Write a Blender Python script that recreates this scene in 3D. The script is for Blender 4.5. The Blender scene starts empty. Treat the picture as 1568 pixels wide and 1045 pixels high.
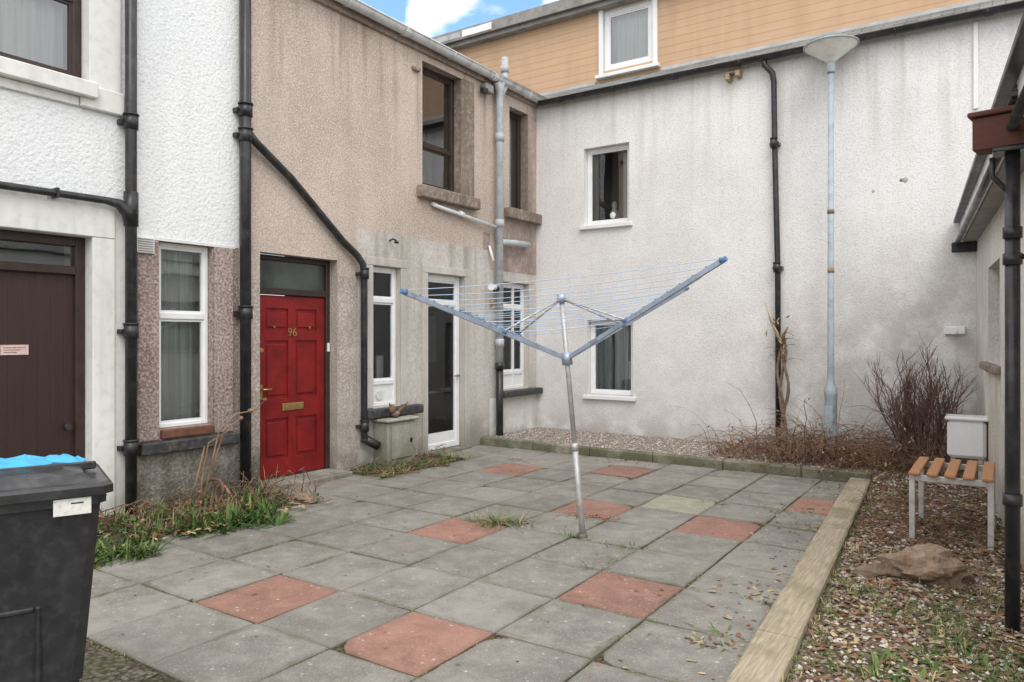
import bpy, math, random
from mathutils import Vector, Matrix, noise as mnoise
random.seed(7)
R=random.random
def U(a,b): return a+(b-a)*R()
scene=bpy.context.scene
scene.view_settings.view_transform='Standard'
scene.view_settings.look='None'
scene.view_settings.exposure=0

# ------------------------------------------------------------------ materials
class M:
    def __init__(s,name,rough=0.85,spec=0.3,metal=0.0):
        s.m=bpy.data.materials.new(name); s.m.use_nodes=True
        s.nt=s.m.node_tree; s.b=s.nt.nodes['Principled BSDF']
        s.b.inputs['Roughness'].default_value=rough
        s.b.inputs['Specular IOR Level'].default_value=spec
        s.b.inputs['Metallic'].default_value=metal
        s.tc=s.nt.nodes.new('ShaderNodeTexCoord')
        s.v=s.tc.outputs['Object']
    def n(s,t): return s.nt.nodes.new(t)
    def ln(s,a,b): s.nt.links.new(a,b)
    def put(s,sock,val):
        if isinstance(val,bpy.types.NodeSocket): s.ln(val,sock)
        elif isinstance(val,(tuple,list)): sock.default_value=(val[0],val[1],val[2],1) if len(val)==3 and sock.type=='RGBA' else val
        else: sock.default_value=val
    def scaled(s,sc,v=None):
        k=s.n('ShaderNodeMapping'); s.ln(v or s.v,k.inputs['Vector']); k.inputs['Scale'].default_value=sc
        return k.outputs[0]
    def noise(s,scale,detail=3,v=None,rough=0.55,dist=0.0):
        k=s.n('ShaderNodeTexNoise'); s.ln(v or s.v,k.inputs['Vector'])
        k.inputs['Scale'].default_value=scale; k.inputs['Detail'].default_value=detail
        k.inputs['Roughness'].default_value=rough; k.inputs['Distortion'].default_value=dist
        return k.outputs['Fac']
    def voro(s,scale,out='Distance',v=None,feat='F1'):
        k=s.n('ShaderNodeTexVoronoi'); s.ln(v or s.v,k.inputs['Vector']); k.inputs['Scale'].default_value=scale
        k.feature=feat
        return k.outputs[out]
    def mr(s,f,a,b,c=0.0,d=1.0):
        k=s.n('ShaderNodeMapRange'); s.put(k.inputs[0],f)
        for i,x in enumerate((a,b,c,d)): k.inputs[i+1].default_value=x
        return k.outputs[0]
    def math(s,op,a,b=0.0):
        k=s.n('ShaderNodeMath'); k.operation=op; s.put(k.inputs[0],a); s.put(k.inputs[1],b); return k.outputs[0]
    def mix(s,f,a,b,bt='MIX'):
        k=s.n('ShaderNodeMix'); k.data_type='RGBA'; k.blend_type=bt
        s.put(k.inputs[0],f); s.put(k.inputs[6],a); s.put(k.inputs[7],b); return k.outputs[2]
    def xyz(s,v=None):
        k=s.n('ShaderNodeSeparateXYZ'); s.ln(v or s.v,k.inputs[0]); return k.outputs
    def bump(s,h,strength=0.5,dist=0.01):
        k=s.n('ShaderNodeBump'); s.put(k.inputs['Height'],h); k.inputs['Strength'].default_value=strength
        k.inputs['Distance'].default_value=dist; s.ln(k.outputs[0],s.b.inputs['Normal'])
    def col(s,c): s.put(s.b.inputs['Base Color'],c)
    def rough(s,r): s.put(s.b.inputs['Roughness'],r)

def harl(name,c1,c2,speck,amt,grain,dist,grime,gz=(0,1.0),gstr=0.6,streak=0.25,bst=0.6,top=None,blotch=None):
    m=M(name,0.92,0.12)
    big=m.noise(0.8,5,rough=0.62)
    c=m.mix(m.mr(big,0.40,0.60),c1,c2)
    f=m.noise(grain,2,rough=0.6)
    c=m.mix(m.math('MULTIPLY',m.mr(f,0.5,0.68),amt),c,speck)
    c=m.mix(m.math('MULTIPLY',m.mr(f,0.34,0.47,1,0),amt*0.7),c,tuple(x*0.5 for x in c1))
    z=m.xyz()[2]
    blot=m.noise(2.3,5,rough=0.65)
    g=m.math('MULTIPLY',m.mr(z,gz[0],gz[1],1,0),m.mr(blot,0.36,0.60))
    c=m.mix(m.math('MULTIPLY',g,gstr),c,grime)
    ft=m.math('MULTIPLY',m.mr(z,0.05,0.42,1,0),m.mr(blot,0.28,0.52))
    c=m.mix(m.math('MULTIPLY',ft,0.5),c,tuple(x*0.62 for x in grime))
    st=m.noise(1.0,4,m.scaled((6,6,0.4)))
    sm=m.mr(st,0.50,0.72)
    if top:
        sm=m.math('MULTIPLY',sm,m.math('ADD',m.mr(z,top-1.8,top,0,1.6),0.35))
    c=m.mix(m.math('MULTIPLY',sm,streak),c,grime)
    if blotch:
        X=m.xyz()[0]
        k=m.math('MULTIPLY',m.mr(X,blotch[0],blotch[1]),m.mr(z,blotch[2]-1.6,blotch[2],1,0))
        k=m.math('MULTIPLY',k,m.mr(blot,0.40,0.58)); c=m.mix(m.math('MULTIPLY',k,blotch[4]),c,blotch[3])
    m.col(c); m.bump(f,bst,dist); return m.m

def plain(name,c,rough=0.5,spec=0.4,var=0.12,scale=6,bump=0.0,metal=0.0,dirt=None,dirtamt=0.3):
    m=M(name,rough,spec,metal)
    k=m.noise(scale,3)
    a=tuple(x*(1-var) for x in c); b=tuple(min(1,x*(1+var)) for x in c)
    cc=m.mix(m.mr(k,0.3,0.7),a,b)
    if dirt: cc=m.mix(m.math('MULTIPLY',m.mr(m.noise(scale*2.1,4),0.48,0.7),dirtamt),cc,dirt)
    m.col(cc)
    if rough<0.8: m.rough(m.mr(k,0.3,0.7,max(0.03,rough-0.08),min(1,rough+0.1)))
    if bump: m.bump(m.noise(scale*8,2),0.5,bump)
    return m.m

WHITE=harl('white_roughcast',(0.82,0.835,0.85),(0.78,0.80,0.82),(0.87,0.88,0.88),0.28,34,0.012,(0.45,0.45,0.40),(0,0.7),0.6,0.12,0.9)
WSMOOTH=harl('white_smooth_render',(0.80,0.80,0.78),(0.72,0.72,0.70),(0.83,0.83,0.81),0.25,12,0.004,(0.42,0.41,0.35),(0,0.7),0.7,0.35,0.4)
BROWN=harl('buff_pebbledash',(0.585,0.485,0.415),(0.475,0.39,0.335),(0.78,0.71,0.645),0.62,56,0.011,(0.27,0.22,0.185),(-1,0.0),0.2,0.48,0.85,top=5.5)
DOORM=harl('worn_pebbledash',(0.52,0.47,0.42),(0.38,0.32,0.28),(0.76,0.74,0.71),0.70,50,0.012,(0.23,0.20,0.165),(0,1.4),0.75,0.3,0.8)
PALE=harl('pale_render',(0.585,0.555,0.52),(0.485,0.455,0.42),(0.69,0.67,0.64),0.45,30,0.007,(0.27,0.26,0.22),(0,0.8),0.85,0.42,0.6,top=2.9)
PALEM=harl('painted_margin',(0.58,0.555,0.52),(0.49,0.465,0.43),(0.64,0.62,0.59),0.2,20,0.003,(0.30,0.28,0.24),(0,0.7),0.6,0.45,0.35)
RUST=harl('brown_harl',(0.235,0.165,0.14),(0.36,0.285,0.26),(0.58,0.52,0.48),0.75,40,0.015,(0.13,0.11,0.09),(0,1.4),0.5,0.4,0.95)
GREY=harl('grey_harl',(0.25,0.23,0.20),(0.33,0.305,0.27),(0.50,0.47,0.42),0.75,34,0.017,(0.08,0.08,0.06),(0,0.7),0.8,0.4,0.95)
BACK=harl('weathered_white_harl',(0.80,0.79,0.785),(0.715,0.705,0.70),(0.86,0.86,0.855),0.48,48,0.009,(0.42,0.385,0.345),(0.1,2.4),0.40,0.28,0.7,top=5.4,blotch=(-3.4,-0.9,3.2,(0.40,0.355,0.31),0.55))
RIGHTW=harl('right_white_harl',(0.76,0.735,0.70),(0.66,0.635,0.60),(0.82,0.80,0.77),0.5,36,0.013,(0.38,0.33,0.28),(0,2.9),0.65,0.35,0.8)
STONE=harl('sandstone',(0.35,0.285,0.235),(0.24,0.19,0.155),(0.48,0.42,0.36),0.55,16,0.006,(0.11,0.10,0.085),(0,6),0.45,0.5,0.6)
PINKST=harl('pink_sandstone',(0.48,0.36,0.315),(0.35,0.28,0.25),(0.54,0.48,0.44),0.5,12,0.009,(0.17,0.15,0.13),(0,6),0.50,0.5,0.7)
SILLBLK=plain('black_painted_sill',(0.045,0.045,0.048),0.6,0.3,0.3,8,0.003,dirt=(0.16,0.15,0.13),dirtamt=0.5)
PVC=plain('white_pvc',(0.80,0.81,0.82),0.3,0.5,0.03,3,dirt=(0.60,0.60,0.56),dirtamt=0.25)
BRNFR=plain('dark_brown_frame',(0.040,0.024,0.020),0.4,0.4,0.25,10)
BRNWOOD=plain('brown_wood_sill',(0.15,0.07,0.045),0.6,0.3,0.25,14,0.002)
BLACKP=plain('black_pipe_paint',(0.018,0.019,0.022),0.35,0.5,0.25,5,dirt=(0.09,0.08,0.07),dirtamt=0.45)
GREYP=plain('grey_blue_pipe',(0.46,0.49,0.52),0.45,0.4,0.12,6,dirt=(0.26,0.24,0.22),dirtamt=0.45)
GUTTER=plain('pale_gutter',(0.62,0.64,0.65),0.5,0.4,0.1,3,dirt=(0.20,0.19,0.17),dirtamt=0.5)
LAMPP=plain('lamp_post_paint',(0.37,0.44,0.48),0.5,0.35,0.10,5,dirt=(0.24,0.20,0.17),dirtamt=0.45)
LAMPH=plain('lamp_head_polycarbonate',(0.78,0.77,0.73),0.35,0.5,0.06,6,dirt=(0.45,0.42,0.37),dirtamt=0.4)
REDD=plain('red_door_paint',(0.205,0.009,0.010),0.42,0.38,0.22,4,dirt=(0.095,0.008,0.007),dirtamt=0.6)
BRASS=plain('aged_brass',(0.55,0.38,0.16),0.35,0.5,0.15,20,metal=0.9)
DKGLS=plain('dark_green_panel',(0.06,0.075,0.065),0.10,0.6,0.3,3)
TANW=plain('tan_timber_ends',(0.36,0.27,0.18),0.8,0.2,0.25,20)
BROWND=M('dark_brown_plank_door',0.45,0.35)
_x=BROWND.xyz()[1]
_w=BROWND.math('FRACT',BROWND.math('MULTIPLY',_x,9.5))
_g=BROWND.mr(_w,0.0,0.07,1,0)
BROWND.col(BROWND.mix(_g,BROWND.mix(BROWND.noise(4,4,BROWND.scaled((1,12,0.7))),(0.028,0.014,0.013),(0.058,0.032,0.030)),(0.006,0.004,0.004)))
BROWND.bump(BROWND.math('SUBTRACT',1.0,_g),0.6,0.006); BROWND=BROWND.m
BINBLK=plain('black_bin_plastic',(0.015,0.016,0.019),0.42,0.45,0.2,12,0.001,dirt=(0.07,0.065,0.06),dirtamt=0.3)
BINLID=plain('black_bin_lid_plastic',(0.020,0.021,0.024),0.26,0.6,0.2,6,dirt=(0.10,0.10,0.09),dirtamt=0.4)
BLUEPL=plain('blue_plastic_sheet',(0.05,0.36,0.66),0.4,0.45,0.15,6)
LABEL=plain('paper_label',(0.72,0.71,0.68),0.7,0.2,0.08,30,dirt=(0.4,0.38,0.35),dirtamt=0.5)
PINKLB=plain('pink_sign',(0.68,0.52,0.47),0.5,0.3,0.06,30,dirt=(0.35,0.2,0.2),dirtamt=0.5)
ALU=plain('blue_grey_aluminium',(0.36,0.43,0.54),0.32,0.5,0.12,8,metal=0.35,dirt=(0.25,0.23,0.2),dirtamt=0.3)
GALV=plain('galvanised_pole',(0.48,0.48,0.48),0.42,0.5,0.12,10,metal=0.35,dirt=(0.25,0.23,0.2),dirtamt=0.4)
LINE=plain('washing_line',(0.42,0.55,0.72),0.5,0.3,0.05,5)
PLASTB=plain('blue_line_clip',(0.10,0.20,0.38),0.5,0.3,0.05,5)
BENCHM=plain('bench_metal',(0.50,0.49,0.47),0.5,0.4,0.1,8,dirt=(0.25,0.16,0.10),dirtamt=0.5)
OAK=M('orange_slat_wood',0.55,0.3)
OAK.col(OAK.mix(OAK.noise(6,4,OAK.scaled((14,1,14))),(0.58,0.29,0.14),(0.32,0.15,0.07))); OAK=OAK.m
REDBEAM=M('red_brown_stained_beam',0.65,0.25)
REDBEAM.col(REDBEAM.mix(REDBEAM.noise(6,5,REDBEAM.scaled((2,12,12))),(0.135,0.050,0.034),(0.065,0.028,0.022))); REDBEAM=REDBEAM.m
METERG=harl('weathered_concrete_algae',(0.40,0.395,0.36),(0.31,0.315,0.26),(0.50,0.49,0.46),0.4,22,0.004,(0.17,0.18,0.11),(0,0.7),0.6,0.5,0.5)
BARK=plain('dead_bark',(0.20,0.15,0.115),0.9,0.1,0.35,25,0.004)
TWIG=plain('twig_brown',(0.15,0.085,0.068),0.9,0.1,0.4,9)
TWIGS=plain('shrub_twig',(0.17,0.105,0.085),0.9,0.1,0.35,6)
TWIG2=plain('bramble_stem',(0.24,0.155,0.105),0.9,0.1,0.4,5)
DEADL=plain('dead_leaf',(0.22,0.115,0.068),0.85,0.1,0.45,11)
STRAW=plain('dry_grass',(0.40,0.32,0.185),0.9,0.1,0.3,9)
def leafm(name,a,b):
    m=M(name,0.6,0.3); m.col(m.mix(m.mr(m.noise(9,2),0.3,0.7),a,b)); return m.m
LEAF=leafm('leaf_green',(0.038,0.085,0.020),(0.08,0.15,0.035))
LEAF2=leafm('leaf_lime',(0.11,0.165,0.045),(0.17,0.22,0.07))
GRASS=leafm('grass_green',(0.07,0.12,0.03),(0.14,0.185,0.06))
ROCKM=harl('rock_brown',(0.42,0.29,0.205),(0.30,0.21,0.155),(0.56,0.44,0.35),0.55,18,0.02,(0.10,0.08,0.06),(0,0.10),0.5,0.2,1.0)

m=M('weathered_timber',0.85,0.15)
g=m.noise(5,5,m.scaled((16,1.2,16)),0.65)
c=m.mix(m.mr(g,0.3,0.7),(0.47,0.41,0.31),(0.27,0.22,0.155))
mm=m.noise(2.4,6)
c=m.mix(m.math('MULTIPLY',m.mr(mm,0.48,0.64),0.65),c,(0.17,0.16,0.09))
m.col(c); m.bump(g,0.6,0.008); TIMBER=m.m
KERB=harl('mossy_concrete_kerb',(0.33,0.31,0.26),(0.22,0.215,0.15),(0.42,0.40,0.35),0.5,20,0.008,(0.10,0.105,0.05),(0,0.4),0.65,0.2,0.8)
STEPM=harl('door_step_stone',(0.42,0.39,0.34),(0.32,0.29,0.26),(0.52,0.49,0.45),0.4,14,0.005,(0.14,0.13,0.10),(0,0.3),0.5,0.2,0.6)

m=M('slate_roof',0.7,0.3)
br=m.n('ShaderNodeTexBrick'); m.ln(m.scaled((1,1.35,0)),br.inputs['Vector'])
br.inputs['Scale'].default_value=1.0; br.inputs['Brick Width'].default_value=0.26; br.inputs['Row Height'].default_value=0.17
br.inputs['Mortar Size'].default_value=0.006; br.inputs['Color1'].default_value=(0.13,0.135,0.14,1); br.inputs['Color2'].default_value=(0.26,0.265,0.26,1)
br.inputs['Mortar'].default_value=(0.02,0.02,0.02,1)
c=m.mix(m.math('MULTIPLY',m.mr(m.noise(5,5),0.5,0.7),0.5),br.outputs[0],(0.26,0.25,0.19))
m.col(c); m.bump(br.outputs['Fac'],0.8,-0.012); SLATE=m.m

m=M('tan_cladding',0.8,0.2)
z=m.xyz()[2]; f=m.math('FRACT',m.math('MULTIPLY',z,8.2)); e=m.mr(f,0.0,0.10,1,0)
c=m.mix(m.noise(3,4,m.scaled((0.6,1,9))),(0.52,0.345,0.22),(0.61,0.42,0.28))
c=m.mix(m.math('MULTIPLY',m.mr(m.noise(1.2,4,m.scaled((3,1,0.5))),0.45,0.7),0.3),c,(0.36,0.25,0.17))
c=m.mix(m.math('MULTIPLY',e,0.5),c,(0.24,0.13,0.07)); m.col(c)
m.bump(m.math('SUBTRACT',1.0,f),0.5,0.015); TAN=m.m
FASC=plain('grey_fascia',(0.28,0.27,0.26),0.6,0.3,0.2,3,dirt=(0.10,0.10,0.09),dirtamt=0.5)
LEAD=plain('lead_flashing',(0.42,0.43,0.44),0.5,0.4,0.2,3,dirt=(0.6,0.6,0.6),dirtamt=0.5)

def paving_mat(name,c1,c2,moss):
    m=M(name,0.86,0.22)
    at=m.n('ShaderNodeAttribute'); at.attribute_name='tone'
    tone=at.outputs['Fac']
    c=m.mix(tone,c1,c2)
    big=m.noise(0.9,6,rough=0.68)
    med=m.noise(6,5,rough=0.72)
    c=m.mix(m.math('MULTIPLY',m.mr(big,0.43,0.57),0.55),c,tuple(x*0.62 for x in c1))
    c=m.mix(m.math('MULTIPLY',m.mr(med,0.48,0.64),0.40),c,tuple(min(1,x*1.25) for x in c2))
    c=m.mix(m.math('MULTIPLY',m.mr(med,0.36,0.47,1,0),0.30),c,tuple(x*0.55 for x in c1))
    gr=m.noise(110,2)
    c=m.mix(m.math('MULTIPLY',m.mr(gr,0.50,0.70),0.28),c,tuple(min(1,x*1.5) for x in c2))
    c=m.mix(m.math('MULTIPLY',m.mr(gr,0.32,0.46,1,0),0.25),c,tuple(x*0.4 for x in c1))
    vd=m.voro(13)
    c=m.mix(m.math('MULTIPLY',m.mr(vd,0.09,0.15,1,0),m.mr(med,0.42,0.56)),c,(0.44,0.43,0.395))
    c=m.mix(m.math('MULTIPLY',m.mr(m.voro(31),0.09,0.17,1,0),m.mr(big,0.44,0.58)),c,(0.39,0.38,0.345))
    uv=m.xyz(m.tc.outputs['UV'])
    ex=m.math('MINIMUM',uv[0],m.math('SUBTRACT',1.0,uv[0])); ey=m.math('MINIMUM',uv[1],m.math('SUBTRACT',1.0,uv[1]))
    ed=m.math('SUBTRACT',m.math('MINIMUM',ex,ey),m.math('MULTIPLY',m.math('SUBTRACT',med,0.50),0.45))
    c=m.mix(m.math('MULTIPLY',m.mr(ed,-0.02,0.035,1,0),m.mr(big,0.40,0.58,0.10,0.8)),c,moss)
    m.col(c); m.bump(m.math('ADD',gr,m.math('MULTIPLY',med,1.4)),0.4,0.005)
    m.rough(m.mr(big,0.4,0.6,0.92,0.68))
    return m.m
PAVE=paving_mat('grey_slab',(0.218,0.208,0.186),(0.285,0.272,0.244),(0.115,0.108,0.070))
PAVER=paving_mat('red_slab',(0.280,0.158,0.125),(0.335,0.190,0.150),(0.13,0.10,0.07))
PAVEY=paving_mat('buff_slab',(0.32,0.305,0.235),(0.36,0.34,0.265),(0.13,0.125,0.07))

def soil(name,cols,scale,bd,moss=None,mamt=0.5):
    m=M(name,0.95,0.1)
    k=m.n('ShaderNodeTexVoronoi'); m.ln(m.v,k.inputs['Vector']); k.inputs['Scale'].default_value=scale
    s=m.xyz(k.outputs['Color'])
    c=m.mix(s[0],cols[0],cols[1]); c=m.mix(m.mr(s[1],0.6,0.9),c,cols[2])
    c=m.mix(m.mr(k.outputs['Distance'],0.3,0.75),c,tuple(x*0.4 for x in cols[0]))
    if moss: c=m.mix(m.math('MULTIPLY',m.mr(m.noise(1.8,6),0.45,0.6),mamt),c,moss)
    m.col(c); m.bump(k.outputs['Distance'],0.9,-bd); return m.m
GRAVEL=soil('pink_grey_gravel',[(0.40,0.35,0.31),(0.56,0.51,0.46),(0.28,0.23,0.195)],55,0.02)
GARDEN=soil('garden_gravel',[(0.235,0.165,0.12),(0.37,0.29,0.23),(0.13,0.085,0.06)],48,0.02,(0.13,0.115,0.05),0.55)
SOIL=soil('dark_soil',[(0.115,0.098,0.068),(0.155,0.135,0.095),(0.08,0.066,0.045)],45,0.015,(0.100,0.105,0.045),0.55)
GROUNDM=soil('rough_ground',[(0.16,0.14,0.105),(0.23,0.205,0.16),(0.11,0.095,0.07)],40,0.01,(0.10,0.11,0.05),0.6)
PEB=[plain('pebble_a',(0.44,0.38,0.33),0.8,0.2,0.3,7),plain('pebble_b',(0.27,0.21,0.175),0.8,0.2,0.35,7),plain('pebble_c',(0.58,0.54,0.50),0.8,0.2,0.2,7)]

def glass(name,tint,boost=1.6,base=0.03):
    m=bpy.data.materials.new(name); m.use_nodes=True; nt=m.node_tree; nt.nodes.clear()
    o=nt.nodes.new('ShaderNodeOutputMaterial'); mx=nt.nodes.new('ShaderNodeMixShader')
    t=nt.nodes.new('ShaderNodeBsdfTransparent'); t.inputs[0].default_value=(*tint,1)
    g=nt.nodes.new('ShaderNodeBsdfGlossy'); g.inputs['Roughness'].default_value=0.015; g.inputs['Color'].default_value=(0.95,0.97,1,1)
    nz=nt.nodes.new('ShaderNodeTexNoise'); tc=nt.nodes.new('ShaderNodeTexCoord'); nt.links.new(tc.outputs['Object'],nz.inputs['Vector']); nz.inputs['Scale'].default_value=1.6; nz.inputs['Detail'].default_value=1
    bp=nt.nodes.new('ShaderNodeBump'); bp.inputs['Strength'].default_value=0.12; bp.inputs['Distance'].default_value=0.02
    nt.links.new(nz.outputs[0],bp.inputs['Height']); nt.links.new(bp.outputs[0],g.inputs['Normal'])
    fr=nt.nodes.new('ShaderNodeFresnel'); fr.inputs[0].default_value=1.5
    ma=nt.nodes.new('ShaderNodeMath'); ma.operation='MULTIPLY_ADD'; nt.links.new(fr.outputs[0],ma.inputs[0]); ma.inputs[1].default_value=boost; ma.inputs[2].default_value=base; ma.use_clamp=True
    nt.links.new(ma.outputs[0],mx.inputs[0]); nt.links.new(t.outputs[0],mx.inputs[1]); nt.links.new(g.outputs[0],mx.inputs[2]); nt.links.new(mx.outputs[0],o.inputs[0])
    return m
GLASS=glass('window_glass',(0.86,0.90,0.88),2.0,0.08)
GLASSD=glass('clear_door_glass',(0.80,0.84,0.84),1.0,0.0)
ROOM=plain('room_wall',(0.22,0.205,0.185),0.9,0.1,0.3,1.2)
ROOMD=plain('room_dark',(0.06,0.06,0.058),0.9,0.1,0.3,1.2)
NET=M('net_curtain',0.9,0.1)
NET.col(NET.mix(NET.mr(NET.noise(3,3,NET.scaled((9,9,0.3))),0.35,0.65),(0.42,0.44,0.42),(0.60,0.62,0.60))); NET=NET.m
CURT=M('blue_grey_curtain',0.9,0.1)
CURT.col(CURT.mix(CURT.mr(CURT.noise(3,2,CURT.scaled((8,8,0.15))),0.4,0.6),(0.24,0.28,0.30),(0.50,0.54,0.55))); CURT=CURT.m

# ------------------------------------------------------------------ mesh builder
def root(name,parent=None):
    e=bpy.data.objects.new(name,None); scene.collection.objects.link(e); e.empty_display_size=0.2; return e
class MB:
    def __init__(s,mp=None): s.v=[];s.f=[];s.mi=[];s.mats=[];s.mp=mp;s.sm=[]
    def P(s,p): return Vector(s.mp(*p)) if s.mp else Vector(p)
    def mat(s,m):
        if m not in s.mats: s.mats.append(m)
        return s.mats.index(m)
    def face(s,idx,m,smooth=False): s.f.append(idx); s.mi.append(s.mat(m)); s.sm.append(smooth)
    def quad(s,pts,m):
        b=len(s.v); s.v+= [s.P(p) for p in pts]; s.face(list(range(b,b+len(pts))),m)
    def box(s,x0,x1,y0,y1,z0,z1,m,c=0.0):
        if c<=0:
            b=len(s.v)
            for x in (x0,x1):
                for y in (y0,y1):
                    for z in (z0,z1): s.v.append(s.P((x,y,z)))
            for q in ((0,1,3,2),(4,6,7,5),(0,4,5,1),(2,3,7,6),(0,2,6,4),(1,5,7,3)): s.face([b+i for i in q],m)
        else:
            ids={}
            lo=(x0,y0,z0);hi=(x1,y1,z1)
            for sx in (0,1):
                for sy in (0,1):
                    for sz in (0,1):
                        for ax in range(3):
                            p=[]
                            for k,sg in enumerate((sx,sy,sz)):
                                base=hi[k] if sg else lo[k]
                                if k!=ax: base+= -c if sg else c
                                p.append(base)
                            ids[(sx,sy,sz,ax)]=len(s.v); s.v.append(s.P(tuple(p)))
            for ax in range(3):
                o=[k for k in range(3) if k!=ax]
                for sg in (0,1):
                    q=[]
                    for a,b_ in ((0,0),(1,0),(1,1),(0,1)):
                        k=[0,0,0];k[ax]=sg;k[o[0]]=a;k[o[1]]=b_; q.append(ids[(*k,ax)])
                    s.face(q,m)
                for a in (0,1):
                    for b_ in (0,1):
                        k=[0,0,0];k[o[0]]=a;k[o[1]]=b_
                        k0=list(k);k0[ax]=0;k1=list(k);k1[ax]=1
                        s.face([ids[(*k0,o[0])],ids[(*k1,o[0])],ids[(*k1,o[1])],ids[(*k0,o[1])]],m)
            for sx in (0,1):
                for sy in (0,1):
                    for sz in (0,1): s.face([ids[(sx,sy,sz,a)] for a in range(3)],m)
    def tube(s,pts,r,m,seg=10,cap=True,smooth=True):
        pts=[s.P(p) for p in pts]; n=len(pts)
        rs=r if isinstance(r,(list,tuple)) else [r]*n
        b=len(s.v); prev=None
        for i,p in enumerate(pts):
            if i==0: d=pts[1]-p
            elif i==n-1: d=p-pts[-2]
            else: d=(pts[i+1]-p).normalized()+(p-pts[i-1]).normalized()
            if d.length<1e-9: d=Vector((0,0,1))
            d.normalize()
            if prev is None:
                a=Vector((0,0,1)) if abs(d.z)<0.9 else Vector((1,0,0))
                x=d.cross(a).normalized()
            else:
                x=prev-d*prev.dot(d)
                x=x.normalized() if x.length>1e-6 else d.orthogonal().normalized()
            prev=x; y=d.cross(x)
            for j in range(seg):
                t=2*math.pi*j/seg; s.v.append(p+(x*math.cos(t)+y*math.sin(t))*rs[i])
        for i in range(n-1):
            for j in range(seg):
                s.face([b+i*seg+j,b+i*seg+(j+1)%seg,b+(i+1)*seg+(j+1)%seg,b+(i+1)*seg+j],m,smooth)
        if cap:
            s.face([b+j for j in range(seg)][::-1],m); s.face([b+(n-1)*seg+j for j in range(seg)],m)
    def lathe(s,c,prof,m,seg=24):
        b=len(s.v)
        for r,z in prof:
            for j in range(seg):
                t=2*math.pi*j/seg; s.v.append(s.P((c[0]+r*math.cos(t),c[1]+r*math.sin(t),z)))
        for i in range(len(prof)-1):
            for j in range(seg): s.face([b+i*seg+j,b+i*seg+(j+1)%seg,b+(i+1)*seg+(j+1)%seg,b+(i+1)*seg+j],m,True)
        s.face([b+j for j in range(seg)],m); s.face([b+(len(prof)-1)*seg+j for j in range(seg)],m)
    def blade(s,p,d,L,w,bend,m,n=3):
        p=Vector(p); d=Vector(d).normalized(); side=d.cross(Vector((0,0,1)))
        if side.length<1e-3: side=Vector((1,0,0))
        side.normalize(); b=len(s.v); q=p.copy()
        for i in range(n+1):
            t=i/n; ww=w*(0.55+1.2*t-1.75*t*t) if t<1 else 0.0
            ww=max(ww,w*0.03)
            s.v.append(q-side*ww*0.5); s.v.append(q+side*ww*0.5)
            d=(d+Vector((0,0,-bend/n))).normalized(); q=q+d*(L/n)
        for i in range(n): s.face([b+2*i,b+2*i+1,b+2*i+3,b+2*i+2],m,True)
    def rockb(s,c,sx,sy,sz,m,sub=1,rough=0.25,ang=None):
        vs=[Vector(v) for v in ((1,0,0),(-1,0,0),(0,1,0),(0,-1,0),(0,0,1),(0,0,-1))]
        fs=[(0,2,4),(2,1,4),(1,3,4),(3,0,4),(2,0,5),(1,2,5),(3,1,5),(0,3,5)]
        for _ in range(sub):
            nf=[];cache={}
            def mid(a,b_):
                k=(min(a,b_),max(a,b_))
                if k not in cache: vs.append(((vs[a]+vs[b_])/2).normalized()); cache[k]=len(vs)-1
                return cache[k]
            for a,b_,c_ in fs:
                x,y,z_=mid(a,b_),mid(b_,c_),mid(c_,a); nf+=[(a,x,z_),(x,b_,y),(z_,y,c_),(x,y,z_)]
            fs=nf
        if ang is None: ang=U(0,6.28)
        ca,sa=math.cos(ang),math.sin(ang); off=Vector((U(0,50),U(0,50),U(0,50)))
        b=len(s.v)
        for v in vs:
            k=1+rough*(mnoise.noise(v*1.4+off))*1.6
            if sub>1: k+=rough*0.6*mnoise.noise(v*3.3+off)+rough*0.35*abs(mnoise.noise(v*7+off))
            x,y,z_=v.x*sx*k,v.y*sy*k,v.z*sz*k
            s.v.append(Vector((c[0]+x*ca-y*sa,c[1]+x*sa+y*ca,c[2]+z_)))
        for f in fs: s.face([b+i for i in f],m,sub==2)
    def done(s,name,parent=None,recalc=True):
        me=bpy.data.meshes.new(name); me.from_pydata([tuple(v) for v in s.v],[],s.f)
        for m in s.mats: me.materials.append(m)
        me.polygons.foreach_set('material_index',s.mi); me.polygons.foreach_set('use_smooth',s.sm)
        if recalc:
            import bmesh
            bm=bmesh.new(); bm.from_mesh(me); bmesh.ops.recalc_face_normals(bm,faces=bm.faces); bm.to_mesh(me); bm.free()
        me.update()
        o=bpy.data.objects.new(name,me); scene.collection.objects.link(o)
        if parent: o.parent=parent
        return o

XL=-6.45; YB=10.35
left=lambda u,n,z:(XL+n,u,z)
back=lambda u,n,z:(u,YB-n,z)
RD=Vector((0.0902,-0.9959)); RN=Vector((-0.9959,-0.0902))
right=lambda u,n,z:(-0.287+RD.x*u+RN.x*n,10.35+RD.y*u+RN.y*n,z)

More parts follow.
